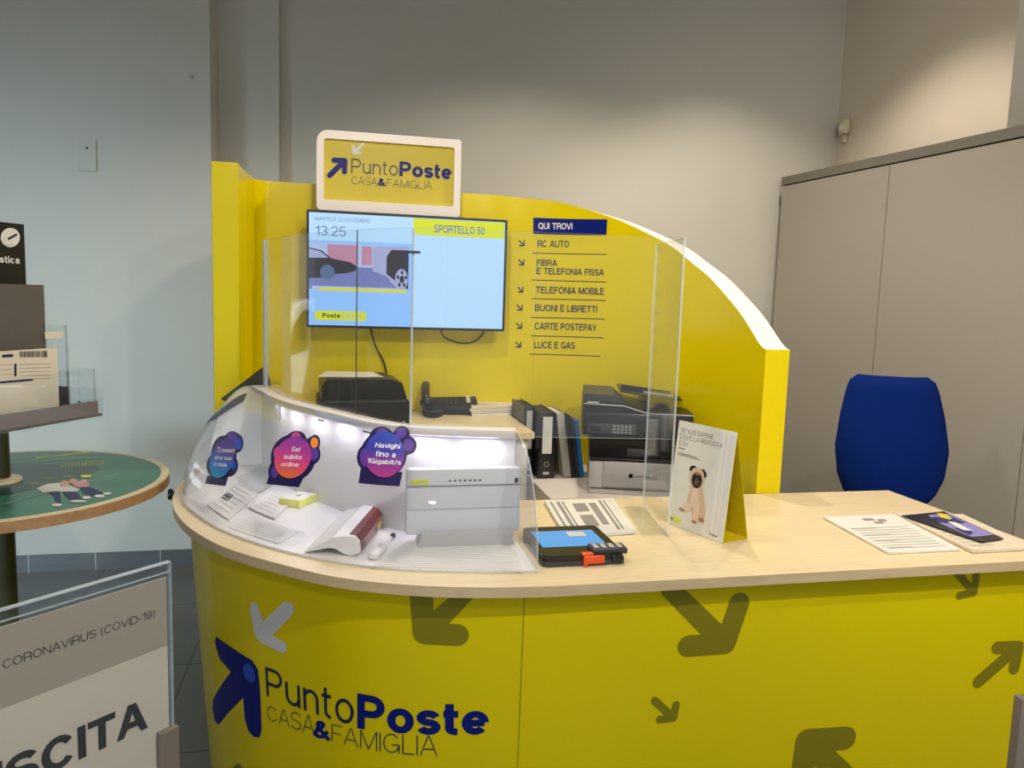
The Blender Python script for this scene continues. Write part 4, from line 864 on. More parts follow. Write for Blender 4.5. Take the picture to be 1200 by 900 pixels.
pd_('pug_mask', [ellipse(.455, .485, .092, .075, 24)], MASK, .0017); pd_('pug_muzzle', [ellipse(.46, .468, .045, .032, 16)], mat('muzzle_print', '#5c4a42', .6), .002); pd_('pug_brow', [ellipse(.455, .545, .04, .012, 14)], FAWND, .002)
pd_('pug_eyes', [ellipse(.40, .505, .016, .012, 10), ellipse(.515, .505, .016, .012, 10)], BLACK, .0022)
pd_('badge', [[(.03+a*.24, .035+b*.045) for a, b in rrect(0, 0, 1, 1, .15, 4)]], LIME); text('badge_lettering', 'Poste', (.05*pw, .048*ph, .13*pw, .07*ph), pf, NAVYT, post, bold=0.185, lift=.0012)
text('small_logo', 'Poste', (.78*pw, .035*ph, .91*pw, .055*ph), pf, NAVYT, post, bold=0.14, lift=.0011)
# forms on the right
s1 = [cw(x, y) for x, y in ((1040, 650), (1125, 646), (1048, 605), (964, 608))]
sheet('form_pile', s1, HC+.0005, .006, PAPER, 'pile of white printed forms at the right end of the worktop', 'forms', .002, marks=[('text_lines', lines(.08, .62, 9, .08, .92, .010), GINK), ('stamp', [rect(.45, .83, .6, .9), rect(.62, .80, .74, .86), rect(.52, .74, .66, .79)], GINK), ('ruled_lines', lines(.1, .6, 4, .06, .5, .006), GINK)])
s2 = [cw(x, y) for x, y in ((1139, 649), (1212, 645), (1128, 606), (1046, 604))]
sheet('brochure_pile', s2, HC+.0005, .008, PAPERB, 'second pile of papers right of the forms, under the purple leaflet', 'papers', .003, marks=[('text_lines', lines(.1, .5, 6, .1, .5, .010), GINK)])
s3 = [at_z(x, y, HC+.012) for x, y in ((1150, 636), (1176, 632), (1106, 600), (1056, 605))]
_, fn = sheet('picture_leaflet', s3, HC+.0125, .0015, mat('dark_leaflet_print', '#26242c', .3), 'glossy dark leaflet with purple and yellow picture on the brochure pile', 'leaflet', .0015)
decal('purple_picture', [[(.12, .15), (.95, .12), (.95, .9), (.5, .92), (.3, .6)]], fn, mat('lilac_print', '#8f8ad0', .3), _, .0005, step=.1); decal('navy_shape', [[(.3, .7), (.5, .85), (.9, .75), (.9, .55), (.55, .55)], [(.2, .2), (.5, .25), (.6, .4), (.3, .45)]], fn, mat('deep_blue_print', '#20246e', .3), _, .0009, step=.1)
decal('white_shape', [[(.4, .35), (.6, .3), (.7, .6), (.55, .65)]], fn, PAPER, _, .0012, step=.1); decal('yellow_shape', [[(.62, .80), (.76, .95), (.88, .9), (.8, .72), (.7, .70)]], fn, mat('yellow_picture_print', '#e6cf20', .3), _, .0014, step=.1)

# ------------------------------------------------------------------ behind the counter
ZD = 1.0
desk = thing('raised_side_cabinet', 'birch topped side cabinet under the television carrying the telephone', 'cabinet', (0.35, 3.3, 0))
MB().box((0.225, 3.29, ZD-.0125), (1.10, 0.58, 0.025)).build('top', [WOODM], desk)
MB().box((0.225, 3.30, (ZD-.025)/2), (1.06, 0.54, ZD-.025)).build('carcass', mat('cream_laminate', '#d8cfb8', .5), desk)
for xx in (-.04, .49): MB().box((xx, 3.021, .5), (.51, .016, .9), r=.002).build('door', mat('cream_laminate', '#d8cfb8', .5), desk)
ZL2 = 0.778
shelf = thing('low_shelf', 'low white shelf behind the worktop holding binders and printer', 'shelf', (1.1, 3.1, 0))
MB().box((1.075, 3.10, ZL2-.015), (0.56, 0.62, 0.03)).build('top', CREAM, shelf); 
for xx in (0.81, 1.34): MB().box((xx, 3.10, (ZL2-.03)/2), (.03, .58, ZL2-.03)).build('side', CREAM, shelf)
MB().box((1.075, 3.36, .4), (0.50, .02, .7)).build('back', CREAM, shelf)
# binders
def binder(label, px, w_, h, dep, tilt, m, lab_m, name='lever_arch_binder', yy=3.12, ring=True, marks=True):
    p = (xb if not ring else (.779 if w_ < .06 else .826), yy, 0); r = thing(name, label, 'binder', (p[0], yy, ZL2+.0005), group='binders on the low shelf')
    r.rotation_euler = (0, -math.radians(tilt), 0); RM[r.name] = Matrix.Translation(Vector((p[0], yy, ZL2+.0005))) @ r.rotation_euler.to_matrix().to_4x4()
    m_ = MB().box((w_/2, .003, h/2), (w_, .006, h), r=.0018).box((.0012, dep/2, h/2), (.0024, dep, h)).box((w_-.0012, dep/2, h/2), (.0024, dep, h)); m_.build('cover', m, r, local=True)
    MB().box((w_/2, dep/2+.004, h/2), (w_-.008, dep-.02, h-.01)).build('pages', BLACKM if m in (BLACK, BLACKM) else PAPERB, r, local=True)
    if marks: MB().box((w_/2, -.0006, h*.66), (w_*.58, .0012, h*.56)).build('spine_label', lab_m, r, local=True)
    if ring:
        m_ = MB(); m_.M = Matrix.Translation((w_/2, -.001, h*.22)) @ Matrix.Rotation(math.pi/2, 4, 'X'); m_.lathe([(.008, 0), (.012, 0), (.012, .003), (.008, .003), (.008, 0)], n=18); m_.build('finger_ring', STEEL, r, local=True)
        MB().box((w_/2, -.0006, h*.08), (w_*.35, .001, .012)).build('maker_mark', LGP, r, local=True)
    return r
binder('black lever arch binder half hidden by the side cabinet top', float(proj(np.array([.779, 3.20, ZL2]))[0][0]), .044, .30, .26, 0, BLACK, LGP, yy=3.20)
binder('black lever arch binder with white spine label and finger ring', float(proj(np.array([.826, 3.12, ZL2]))[0][0]), .072, .285, .27, 0, BLACK, PAPER, yy=3.12)
xb = float(at_y(659, 557, 3.12)[0])+.007
for lab, wb, hb, mm, pm, nm in (('grey spined binder leaning left beside the black binders', .034, .285, mat('grey_board', '#a9a59c', .6), PAPERB, 'leaning_binder'), ('thin black folder leaning next to the grey binder', .022, .275, BLACKM, PAPER, 'leaning_folder'),
                                ('thin dark grey folder leaning behind the black one', .014, .262, DGREY, PAPER, 'leaning_folder'), ('bright blue folder leaning against the printer', .018, .255, mat('bright_blue_board', '#1377cf', .4), PAPER, 'leaning_folder')):
    binder(lab, float(proj(np.array([xb, 3.12, .778]))[0][0]), wb, hb, .20, 9, mm, pm, nm, 3.12, ring=False, marks=False); xb += wb/math.cos(math.radians(9))+.0015
# multifunction printer, turned towards the visitor
p = at_y(679, 578, 2.86); z = ZL2+.0005; prn = thing('multifunction_printer', 'grey and black multifunction printer on the low shelf', 'printer', (p[0], p[1], z), math.radians(-17))
B_ = lambda c, d, r=0.0: MB().box(c, d, r=r)
wd = .325; bx = .035+wd/2                       # the body is narrower than the scanner above it
B_((bx, .19, .07), (wd, .36, .14), .008).build('paper_drawer_body', LGP, prn, local=True)
fr_ = B_((bx+.022, .008, .083), (wd-.065, .012, .104), .003).build('front_door', mat('pale_grey_plastic', '#a9a7a5', .4), prn, local=True)
B_((bx, .008, .024), (wd-.01, .004, .003)).build('drawer_line', DGREY, prn, local=True)
text('maker_lettering', 'Lexmark', (bx+.016, .075, bx+.075, .088), lambda a, b, l: tuple(RM[fr_.name] @ Vector((a, .0015-l, b))), DGREY, fr_, bold=.1, lift=.0006)
B_((bx+.002, .0012, .0815), (.016, .002, .016)).build('maker_mark', BLACK, fr_, local=True)
B_((bx, .21, .19), (wd, .32, .098), .006).build('output_bay', BLACK, prn, local=True)
B_((bx, .06, .1405), (wd, .11, .012), .003).build('black_band', BLACK, prn, local=True)
B_((bx-.015, .048, .205), (.22, .008, .026), .003).build('output_slot', mat('olive_black_plastic', '#2a2a16', .5), prn, local=True); B_((bx+.03, .049, .165), (.09, .008, .03), .002).build('output_paper', DGREY, prn, local=True)
sw = .43; scn = B_((sw/2, .19, .285), (sw, .40, .094), .008).build('scanner', BLACK, prn, local=True)
B_((.115, -.0115, .268), (.19, .004, .04), .001).build('control_panel', DGREY, scn, local=True)
m_ = MB()
for i in range(5):
    for j in range(3): m_.box((.125+i*.0155, -.0145, .256+j*.0115), (.010, .004, .007))
m_.build('keypad', MGREY, scn, local=True); B_((.05, -.0145, .268), (.04, .003, .02)).build('display', BLACK, scn, local=True)
MB().prism([(0, .331), (sw, .331), (sw, .336), (.25, .338), (.165, .366), (0, .371)], -.008, .36, ax=1).build('feeder_lid', BLACK, prn, local=True)
MB().tube([(.003, -.010, .364), (.16, -.010, .360), (.25, -.010, .335), (sw, -.010, .333)], .0022, 6).build('trim_line', LGP, prn, local=True)
MB().prism([(0, .371), (.165, .366), (.125, .397), (.004, .400)], .02, .34, ax=1).build('feeder', DGREY, prn, local=True)
B_((.038, -.009, .370), (.045, .004, .006)).build('badge', LGP, prn, local=True)
m_ = MB(); m_.M = Matrix.Translation((.27, .2, .395)) @ Matrix.Rotation(math.radians(6), 4, 'Y'); m_.box((0, 0, 0), (.25, .26, .008), r=.003).box((-.02, -.09, .014), (.2, .01, .022)); m_.build('input_tray', BLACK, prn, local=True)
m_ = MB(); m_.M = Matrix.Translation((.30, .16, .401)) @ Matrix.Rotation(math.radians(6), 4, 'Y'); m_.box((0, 0, 0), (.12, .16, .006)); m_.build('tray_insert', MGREY, prn, local=True)
# telephone
ph_ = at_z(525, 480, ZD); tel = thing('desk_telephone', 'black desk telephone with handset beside the papers on the side cabinet', 'telephone', (ph_[0]-.005, ph_[1]-.05, ZD+.0005), math.radians(-6)); tel.scale = (1.22, 1.22, 1.22)
m_ = MB(); m_.M = Matrix.Rotation(math.radians(12), 4, 'X'); m_.box((0.01, .0, .035), (.20, .19, .03), r=.008); m_.build('base', BLACKM, tel, local=True)
MB().box((0.01, .06, .022), (.18, .06, .044), r=.004).build('stand', BLACK, tel, local=True)
m_ = MB(); m_.M = Matrix.Rotation(math.radians(12), 4, 'X')
for i in range(4):
    for j in range(3): m_.box((-.01+j*.018, -.06+i*.016, .052), (.011, .009, .005), r=.0015)
m_.build('keypad', DGREY, tel, local=True)
m_ = MB(); m_.M = Matrix.Rotation(math.radians(12), 4, 'X'); m_.box((.075, .0, .0515), (.016, .075, .003)); m_.build('label_strip', PAPER, tel, local=True)
m_ = MB(); m_.tube(catmull([(-.085, -.12, .045), (-.09, -.10, .07), (-.09, -.02, .095), (-.088, .06, .105), (-.083, .10, .09)], 6), .016, 12); m_.sphere((-.085, -.11, .05), (.026, .03, .024)); m_.sphere((-.083, .09, .085), (.026, .03, .024)); m_.build('handset', BLACK, tel, local=True)
coil = [(-.09+.055*t_+.011*math.cos(t_*70), -.13-.045*math.sin(t_*3.1)+.0, .012+.011*math.sin(t_*70)) for t_ in np.linspace(0, 1, 150)]
MB().tube(coil, .003, 6).build('coiled_cord', BLACK, tel, local=True)
# paper stack beside the phone
pz = ZD+.0005
for k in range(4):
    c = [at_z(x, y, ZD) for x, y in ((552, 488), (608, 486), (592, 475), (548, 475))]; j = np.array([random.uniform(-.012, .012), random.uniform(-.01, .01), 0]); c = [p+j for p in c]
    nm = ['lowest', 'second', 'third', 'topmost'][k]
    sheet('paper_folder', c, pz, .010, PAPERB if k % 2 else PAPER, f'{nm} beige paper folder of the stack left of the binders', 'folder', .0, group='paper folders stacked on the side cabinet'); pz += .0112
# black desk device with paper on it
bx0 = at_z(392, 490, ZD); dv_ = thing('desk_printer', 'squat black desk printer left of the telephone with loose paper on top', 'printer', (0.085, 3.27, ZD+.0005), math.radians(4)); dv_.scale = (1, 1, 1.32)
m_ = MB().box((0, -.02, .045), (.36, .30, .09), r=.012); m_.build('lower_casing', BLACKM, dv_, local=True)
m_ = MB().prism([(-.17, .09), (.17, .09), (.15, .14), (.10, .152), (-.15, .152), (-.17, .13)], -.15, .13, ax=1); m_.build('upper_casing', BLACK, dv_, local=True)
MB().box((0, -.172, .085), (.33, .006, .006)).build('seam', DGREY, dv_, local=True); MB().cyl((.155, -.168, .018), (.155, -.176, .018), .006).build('power_button', LGP, dv_, local=True)
c = [(-.09, 3.16), (0.17, 3.17), (0.13, 3.37), (-.06, 3.38)]
sheet('loose_paper', c, ZD+.2025, .003, PAPERB, 'loose beige paper lying on the black desk printer', 'paper', .004)

# dark folder behind the far end of the case
fo = [at_y(x, y, 3.06) for x, y in ((259, 467), (312, 427), (318, 452), (280, 480))]
fd = thing('dark_folder', 'dark olive folder leaning behind the far left end of the case', 'folder', (fo[0][0]+.05, 3.06, ZR-.1))
MB().prism([(p[0], p[2]) for p in fo], 3.05, 3.062, ax=1).build('cover', OLIVE, fd)
# chair
chx, chy = 2.29, 2.78
ch = thing('swivel_chair', 'blue upholstered swivel chair behind the right end of the counter', 'chair', (chx, chy, 0), math.radians(-24))
zb0, zb1 = 0.70, 1.262
rows_f = []; rows_b = []
for k in range(25):
    t_ = k/24; zz = zb0+(zb1-zb0)*t_
    wv = float(np.interp(t_, [0, .05, .12, .25, .45, .7, .9, .96, 1.0], [.10, .155, .185, .214, .228, .210, .186, .172, .140]))
    curve_ = 0.03*math.cos((t_-.3)*3.0); rf = []; rb = []
    edge = min(1, min(t_, 1-t_)/.07)
    for j in range(21):
        s_ = -1+2*j/20; th_ = .034*(max(0, 1-abs(s_)**6))**.5*(edge**.5)
        yy = -curve_+.05*s_*s_+.06*(t_-.4)
        rf.append((wv*s_, yy-th_, zz)); rb.append((wv*s_, yy+th_, zz))
    rows_f.append(rf); rows_b.append(rb[::-1])
rows = [a+b for a, b in zip(rows_f, rows_b)]
m_ = MB().grid(rows, wrap=True); m_.add(rows[0], [tuple(range(len(rows[0])))]); m_.add(rows[-1], [tuple(range(len(rows[-1])))]); m_.build('backrest', BLUE, ch, angle=60, local=True)
m_ = MB().box((0, -.26, .60), (.48, .46, .075), r=.03, seg=4); m_.build('seat', BLUE, ch, local=True)
MB().tube([(0, -.2, .55), (0, .03, .56), (0, .09, .64), (0, .085, .86)], .018).build('back_bar', BLACK, ch, local=True)
MB().cyl((0, -.24, .12), (0, -.24, .56), .026).build('gas_column', BLACK, ch, local=True)
m_ = MB()
for k in range(5):
    q = 2*math.pi*k/5; e = (.28*math.cos(q), -.24+.28*math.sin(q), .075)
    MB().tube([(0, -.24, .13), e], .018).build('base_arm', BLACK, ch, local=True)
    MB().cyl((e[0]-.012*math.sin(q), e[1]+.012*math.cos(q), .03), (e[0]+.012*math.sin(q), e[1]-.012*math.cos(q), .03), .03).build('caster', BLACK, ch, local=True)

# grey tall cabinets
cb = np.array([2.884, 4.767]); ce = np.array([3.027, 3.024]); ud = (ce-cb)/np.linalg.norm(ce-cb); L_all = 3.9; dep = np.array([-ud[1], ud[0]])
if dep[0] < 0: dep = -dep
ang = math.atan2(ud[1], ud[0])
def fp(a, d_, z_): p = cb+ud*a+dep*d_; return (p[0], p[1], z_)
ct = thing('storage_cabinet', 'tall grey storage cabinet wall with flush doors along the right side', 'cabinet', fp(1.9, .2, 0))
ZC = 2.40
def slab(a0, a1, d0, d1, za, zb): 
    v = [fp(a, d_, z_) for z_ in (za, zb) for a, d_ in ((a0, d0), (a1, d0), (a1, d1), (a0, d1))]
    return v, [(0, 1, 2, 3), (7, 6, 5, 4), (0, 4, 5, 1), (1, 5, 6, 2), (2, 6, 7, 3), (3, 7, 4, 0)]
MB().add(*slab(0.0, L_all, .02, .28, 0, ZC-.01)).build('carcass', DGREY, ct)
MB().add(*slab(-.002, L_all, -.004, .285, ZC-.052, ZC)).build('cornice', CABT, ct)
for a0, a1 in ((0.006, .952), (.958, 1.905), (1.911, 2.86), (2.866, 3.81)): MB().add(*slab(a0, a1, 0, .018, .02, ZC-.06)).build('door', CAB, ct)
# motion sensor on the wall above
p = at_x(991, 152, XR-.02); ms = thing('motion_sensor', 'small cream motion sensor on the wall above the grey cabinet', 'sensor', (XR, p[1], p[2]))
m_ = MB(); m_.M = Matrix.Translation((XR-.03, p[1], p[2]+.01)); m_.box((0, 0, 0.01), (.05, .07, .10), r=.015, seg=3); m_.build('housing', mat('cream_plastic', '#cfc4a6', .4), ms)
m_ = MB(); m_.sphere((XR-.055, p[1], p[2]+.01), (.018, .026, .026)); m_.build('lens', PAPER, ms)
m_ = MB(); m_.M = Matrix.Translation((XR-.018, p[1]+.01, p[2]-.06)); m_.box((0, 0, 0), (.028, .035, .05), r=.01); m_.build('bracket', mat('cream_plastic', '#cfc4a6', .4), ms)
# painted cover plate and a nail on the left wall
p = at_y(103, 182, YW); pl_ = thing('blank_wall_plate', 'painted blank cover plate on the left wall', 'wall plate', (p[0], YW, p[2]))
MB().box((p[0], YW-.005, p[2]), (.085, .010, .16), r=.003).build('plate', WALL, pl_); MB().cyl((p[0], YW-.009, p[2]+.035), (p[0], YW-.014, p[2]+.035), .006).build('screw', DGREY, pl_)
p = at_y(224, 90, YW); tag(MB().cyl((p[0], YW-.012, p[2]), (p[0], YW+.004, p[2]), .006).cyl((p[0], YW-.014, p[2]), (p[0], YW-.012, p[2]), .010).build('wall_nail', STEEL), 'small nail in the left wall near its right corner', 'nail')

# ------------------------------------------------------------------ round table on the left, with its rack
TC = np.array([-1.165, 2.95]); TR = 0.545; ZTB = 0.85
tb = thing('round_table', 'round table with green printed top and birch rim at the left', 'table', (TC[0], TC[1], 0))
MB().lathe([(0, ZTB-.03), (TR-.03, ZTB-.03), (TR, ZTB-.035), (TR, ZTB-.002), (TR-.004, ZTB), (TR-.03, ZTB), (0, ZTB-.004)], (TC[0], TC[1], 0), 72).build('wooden_top', [WOODB], tb)
MB().lathe([(TR-.001, ZTB-.001), (TR-.001, ZTB+.0015), (TR-.028, ZTB+.0015), (TR-.028, ZTB-.001)], (TC[0], TC[1], 0), 72).build('birch_rim', [WOODM], tb)
pr_ = MB().lathe([(0, ZTB+.002), (TR-.028, ZTB+.002), (TR-.028, ZTB-.001)], (TC[0], TC[1], 0), 72).build('green_print', [GREEN], tb)
MB().cyl((TC[0], TC[1], .02), (TC[0], TC[1], ZTB-.03), .042).build('column', OLIVE, tb); MB().lathe([(0, 0), (.28, 0), (.28, .012), (.05, .03), (0, .03)], (TC[0], TC[1], 0), 40).build('foot', OLIVE, tb)
tz_ = lambda x, y: tuple(at_z(x, y, ZTB+.0022)[:2])
tfn = lambda a, b, l: (a, b, ZTB+.0022+l)
Q = lambda L: [tz_(x/6, 510+y/6) for x, y in L]
decal('yellow_line', [Q([(250, 155), (355, 147), (355, 155), (250, 163)]), Q([(375, 145), (655, 108), (652, 120), (375, 152)])], tfn, LIME, pr_, .0004)
DGRN = mat('dark_green_print', '#1d3f36', .3)
decal('dark_patch', [Q([(60, 215), (680, 205), (700, 240), (560, 300), (240, 375), (0, 430), (0, 220)])], tfn, DGRN, pr_, .0003)
decal('dotted_lines', [Q([(430+k*24, 205-k*2+r*9), (444+k*24, 203-k*2+r*9), (444+k*24, 208-k*2+r*9), (430+k*24, 210-k*2+r*9)]) for k in range(13) for r in range(0, 3)], tfn, LIME, pr_, .0006)
PGRN = mat('pale_green_print', '#7fa593', .4)
decal('pale_lines', [Q([(0, 488), (830, 268), (832, 272), (0, 494)]), Q([(320, 200), (690, 155), (690, 160), (320, 206)]), Q([(60, 200), (640, 150), (640, 160), (60, 206)])], tfn, PGRN, pr_, .0005)
decal('green_spots', [Q(ellipse(480, 290, 40, 10, 14)), Q(ellipse(350, 300, 40, 9, 14)), Q(ellipse(240, 338, 42, 10, 14))], tfn, mat('olive_spot_print', '#6f7a3a', .4), pr_, .0006)
fam = decal('printed_people', [Q([(255, 375), (330, 345), (420, 335), (440, 390), (300, 405)]), Q([(400, 370), (480, 350), (560, 380), (540, 400), (420, 398)])], tfn, PAPER, pr_, .0008)
decal('printed_pink_shirt', [Q([(510, 345), (580, 315), (635, 345), (620, 365), (540, 370)])], tfn, PINK, pr_, .0010); decal('printed_faces', [Q(ellipse(455, 340, 34, 20, 14)), Q(ellipse(515, 325, 30, 18, 14)), Q(ellipse(590, 325, 20, 14, 14))], tfn, SKIN, pr_, .0012)
decal('printed_jeans', [Q([(340, 402), (420, 398), (430, 475), (395, 480), (375, 430)]), Q([(440, 398), (540, 398), (575, 450), (500, 460), (460, 430)]), Q([(560, 375), (640, 368), (730, 410), (690, 425), (610, 430)])], tfn, JEANS, pr_, .0011)
decal('printed_shoes', [Q(ellipse(400, 492, 36, 11, 12)), Q(ellipse(550, 466, 60, 9, 12)), Q(ellipse(700, 430, 38, 11, 12)), Q(ellipse(755, 412, 30, 9, 12)), Q(ellipse(610, 440, 30, 12, 12))], tfn, PAPER, pr_, .0013); decal('printed_yellow_cap', [Q(ellipse(605, 290, 40, 11, 14))], tfn, LIME, pr_, .0014)
# rack on the table
RZ = 1.13
rk = thing('leaflet_rack', 'clear leaflet rack on a dark post standing on the round table', 'rack', (TC[0], TC[1], ZTB+.003))
MB().cyl((TC[0], TC[1], ZTB+.003), (TC[0], TC[1], RZ), .036).build('post', OLIVE, rk); MB().lathe([(0, ZTB+.003), (.072, ZTB+.003), (.07, ZTB+.012), (.04, ZTB+.016), (0, ZTB+.016)], (TC[0], TC[1], 0), 32).build('collar', WOODM, rk)
# tray lies along the direction of its front edge in the room
a = at_z(120, 487, RZ); 
e1 = at_z(0, 508, RZ); tdir = (a-e1)[:2]; tdir /= np.linalg.norm(tdir); tn = np.array([-tdir[1], tdir[0]])
def tray_pt(s, d_, z_): return (a[0]+tdir[0]*s+tn[0]*d_, a[1]+tdir[1]*s+tn[1]*d_, z_)
def tbox(s0, s1, d0, d1, za, zb):
    v = [tray_pt(s, d_, z_) for z_ in (za, zb) for s, d_ in ((s0, d0), (s1, d0), (s1, d1), (s0, d1))]
    return v, [(0, 1, 2, 3), (7, 6, 5, 4), (0, 4, 5, 1), (1, 5, 6, 2), (2, 6, 7, 3), (3, 7, 4, 0)]
TLc = -.62
MB().add(*tbox(TLc, 0, 0, .36, RZ, RZ+.008)).build('tray_base', mat('brown_grey_acrylic', '#7d7069', .3), rk)
MB().add(*tbox(TLc, -.012, .004, .010, RZ+.008, RZ+.05)).build('tray_front_band', mat('brown_grey_acrylic', '#7d7069', .3), rk)
MB().add(*tbox(TLc, 0, -.004, .0, RZ-.004, RZ+.058)).add(*tbox(-.004, 0, -.004, .36, RZ-.004, RZ+.085)).build('tray_lip', [ACR], rk)
def pocket(s0, px_, py_, d0): 
    s1, z1 = on_rack(d0, px_, py_)
    MB().add(*tbox(s0, s1, d0, d0+.004, RZ+.008, z1)).add(*tbox(s1-.004, s1, d0, d0+.07, RZ+.008, z1)).add(*tbox(s0, s1, d0+.066, d0+.07, RZ+.008, z1)).build('pocket', [ACR], rk)
    MB().add(*tbox(s1-.005, s1+.001, d0-.001, d0+.004, RZ+.008, z1)).build('pocket_edge', [ACRE], rk)
# things in the rack
def on_rack(d_, px, py):
    O_ = np.array(tray_pt(0, d_, 0)); n_ = np.array([tn[0], tn[1], 0]); r = ray(px, py); p = EYEP+r*((O_-EYEP)@n_)/(r@n_); return float((p-O_)[:2]@tdir), float(p[2])
pocket(TLc+.05, 112, 432, .035); pocket(TLc+.05, 79, 381, .19)
def rfn(d_): return lambda s, z_, l: tray_pt(s, d_-l, z_)
def standing(name, label, cat, d_, th, x1, ytop, ybot, s0, m):
    s1, zt2 = on_rack(d_, x1, ytop); zb2 = RZ+.0085; r = thing(name, label, cat, tray_pt((s0+s1)/2, d_, zb2))
    MB().add(*tbox(s0, s1, d_, d_+th, zb2, zt2)).build('card', m, r); return r, s1, zt2
bp_, s1, zt2 = standing('form_pad', 'pad of white barcoded forms standing in front in the leaflet rack', 'form pad', .075, .02, 67, 408, 475, -.50, PAPERB)
f_ = rfn(.075); G = lambda x, y: on_rack(.075, x/3.46, 250+y/3.46)
bars_ = []; x_ = 80
while x_ < 190: w1 = random.choice((2, 3, 5)); bars_.append([G(x_, 588-(x_-80)*.02-28), G(x_+w1, 588-(x_-80)*.02-28), G(x_+w1, 582), G(x_, 584)]); x_ += w1+random.choice((2, 3, 4))
decal('barcode', bars_, f_, INK, bp_, .0012)
decal('dark_rules', [[G(57, 610), (G(66, 610)), G(66, 660), G(57, 660)], [G(-60, 695), G(133, 678), G(133, 670), G(-60, 687)]], f_, NAVYT, bp_, .0012)
decal('form_lines', [[G(80, y), G(205, y-4), G(205, y-2.5), G(80, y+1.5)] for y in (612, 628, 643, 658, 672)]+[[G(-40, y), G(50, y-3), G(50, y-1.5), G(-40, y+1.5)] for y in (615, 635, 655)], f_, GINK, bp_, .0012)
text('form_heading', 'ANNE', (G(8, 585)[0], G(8, 585)[1], G(52, 572)[0], G(8, 572)[1]), f_, NAVYT, bp_, bold=0.185, lift=.0014) if False else decal('form_heading', [[G(8, 584), G(52, 582), G(52, 571), G(8, 573)]], f_, NAVYT, bp_, .0012)
gb, s1, zt2 = standing('grey_box', 'dark grey box standing behind the form pad in the rack', 'box', .14, .05, 51, 334, 420, -.50, mat('warm_dark_grey_card', '#5a5650', .5))
MB().add(*tbox(s1, s1+.006, .138, .145, zt2-.20, zt2)).build('edge_strip', ACRE, gb); 
q = on_rack(.135, 51, 397); q2 = on_rack(.135, 72, 388); MB().add(*tbox(q[0], q2[0], .1285, .1295, q[1], q2[1])).build('price_tag', PAPERB, rk)
bs, s1, zt2 = standing('black_sign', 'black sign with white clock symbol at the back of the rack', 'sign', .22, .006, 28, 263, 340, -.50, BLACK)
f_ = rfn(.22); G = lambda x, y: on_rack(.22, x/3.46, 250+y/3.46)
decal('clock_disc', [[G(x, y) for x, y in ellipse(41, 98, 39, 39, 32)]], f_, PAPER, bs, .001); decal('clock_hand', [[G(28, 100), G(66, 80), G(68, 90), G(32, 110)]], f_, INK, bs, .0018)
decal('clock_ticks', [[G(x, y) for x, y in capsule((15+k*7, 128), (19+k*7, 128), 3, 3)] for k in range(6)]+[[G(x, y) for x, y in capsule((16, 100+k*8), (16, 103+k*8), 3, 3)] for k in range(3)], f_, GINK, bs, .0016)
g0 = G(-2, 200); g1 = G(79, 176); text('sign_lettering', 'stica', (g0[0], g0[1], g1[0], g1[1]), f_, PAPER, bs, bold=0.185, lift=.001)

# ------------------------------------------------------------------ exit notice in the foreground
sd = np.array([.725, .688, 0]); sp = EYEP+ray(198, 657)/900*1.2; su = np.array([0, 0, 1.0]); snn = np.cross(sd, su)
if snn @ (EYEP-sp) < 0: snn = -snn
SW, SH = .50, .42
es = thing('exit_notice_stand', 'clear stand with beige exit notice in the left foreground', 'sign', (float(sp[0]-sd[0]*SW/2), float(sp[1]-sd[1]*SW/2), 0))
def nf(a_, b_, l): return tuple(sp+sd*a_+su*b_+snn*l)     # a from -SW to 0, b from -SH to 0
def nbox(a0, a1, b0, b1, l0, l1):
    v = [nf(p, q, l) for l in (l0, l1) for p, q in ((a0, b0), (a1, b0), (a1, b1), (a0, b1))]
    return v, [(0, 1, 2, 3), (7, 6, 5, 4), (0, 4, 5, 1), (1, 5, 6, 2), (2, 6, 7, 3), (3, 7, 4, 0)]
MB().add(*nbox(-SW, 0, -SH, 0, .003, .006)).add(*nbox(-SW, 0, -SH, 0, -.004, -.001)).build('acrylic_sleeve', ACR, es)
MB().add(*nbox(-SW, 0, -.0015, .0, -.004, .006)).add(*nbox(-.0015, .0, -SH, 0, -.004, .006)).add(*nbox(-SW, 0, -.0175, -.0165, -.001, .003)).build('sleeve_edge', ACRE, es)
def on_n(px, py):
    r = ray(px, py); p = EYEP+r*((sp-EYEP)@snn)/(r@snn); return float((p-sp)@sd), float((p-sp)@su)
NOT = mat('beige_notice_paper', '#d3c6b6', .7, noise=.03); NOTD = mat('taupe_notice_band', '#a99c8d', .7, noise=.03)
paper = MB().add(*nbox(-SW+.005, -.006, -SH+.003, -.024, 0, .0012)).build('notice_paper', NOT, es)
N5 = lambda x, y: on_n(x/3.4625, 640+y/3.4625)
b1 = N5(672, 125)[1]; b2 = N5(668, 405)[1]
decal('taupe_band', [[(-SW+.005, b2), (-.006, b2), (-.006, b1), (-SW+.005, b1)]], nf, NOTD, paper, .0015)
l0 = N5(8, 500); l1 = N5(625, 290); hh = N5(8, 462)[1]-l0[1]
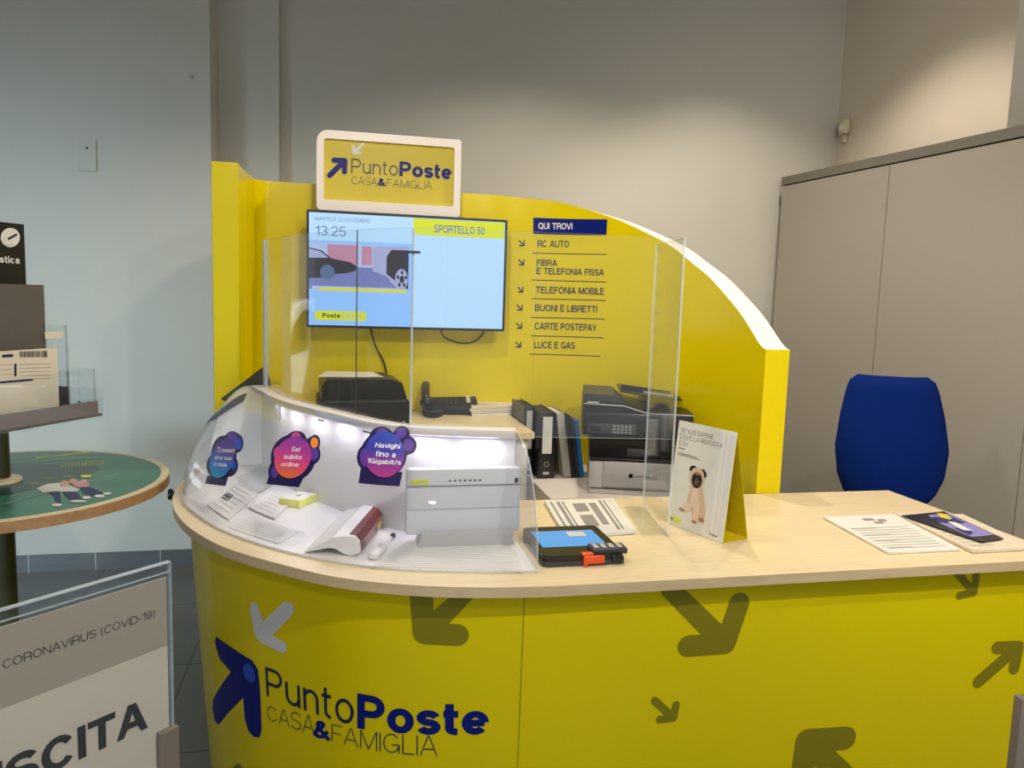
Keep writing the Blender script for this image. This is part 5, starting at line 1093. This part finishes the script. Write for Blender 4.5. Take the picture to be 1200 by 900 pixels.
text('band_lettering', 'CORONAVIRUS (COVID-19)', (l0[0], (l0[1]+l1[1])/2, l1[0], (l0[1]+l1[1])/2+hh*1.05), nf, INK, paper, bold=0.085, lift=.0022)
r1 = N5(597, 740); r0 = N5(20, 905); bz_ = (N5(597, 740)[1]+N5(315, 860)[1])/2; th_ = N5(315, 725)[1]-N5(315, 858)[1]
wS = (r1[0]-r0[0]); text('exit_lettering', 'USCITA', (r1[0]-wS*1.24, bz_, r1[0], bz_+th_), nf, INK, paper, bold=0.2, lift=.0022)
g = [on_n(x, y) for x, y in ((185, 870), (200, 845), (200, 905), (184, 905))]
MB().add(*nbox(-.028, .004, -SH-.02, on_n(200, 850)[1], -.010, .012)).build('corner_holder', mat('taupe_plastic', '#7c7168', .45), es)
bc = sp-sd*SW/2-su*SH
MB().cyl((bc[0], bc[1], .02), (bc[0], bc[1], bc[2]+.02), .016).build('pole', STEEL, es); MB().lathe([(0, 0), (.17, 0), (.17, .008), (.03, .02), (0, .02)], (bc[0], bc[1], 0), 36).build('floor_plate', STEEL, es)
# edge of a second stand at the right edge of the picture
p = EYEP+ray(1199, 818)/900*1.15; rs = thing('leaflet_stand', 'taupe framed notice stand cut off at the lower right edge', 'stand', (p[0]+.16, p[1]-.03, 0), math.radians(-12))
zt3 = float(p[2]); m_ = MB(); m_.M = Matrix.Identity(4)
MB().box((-.16, 0, zt3-.21), (.016, .02, .42), r=.003).box((.16, 0, zt3-.21), (.016, .02, .42), r=.003).box((0, 0, zt3-.008), (.32, .02, .016), r=.003).box((0, 0, zt3-.412), (.32, .02, .016), r=.003).build('frame', mat('taupe_plastic', '#7c7168', .45), rs, local=True)
MB().box((0, .002, zt3-.21), (.31, .008, .40)).build('notice_panel', OLIVE, rs, local=True)
MB().cyl((0, .02, .015), (0, .02, zt3-.3), .015).build('pole', STEEL, rs, local=True); MB().lathe([(0, 0), (.16, 0), (.16, .008), (.03, .02), (0, .02)], (0, .02, 0), 32).build('floor_plate', STEEL, rs, local=True)
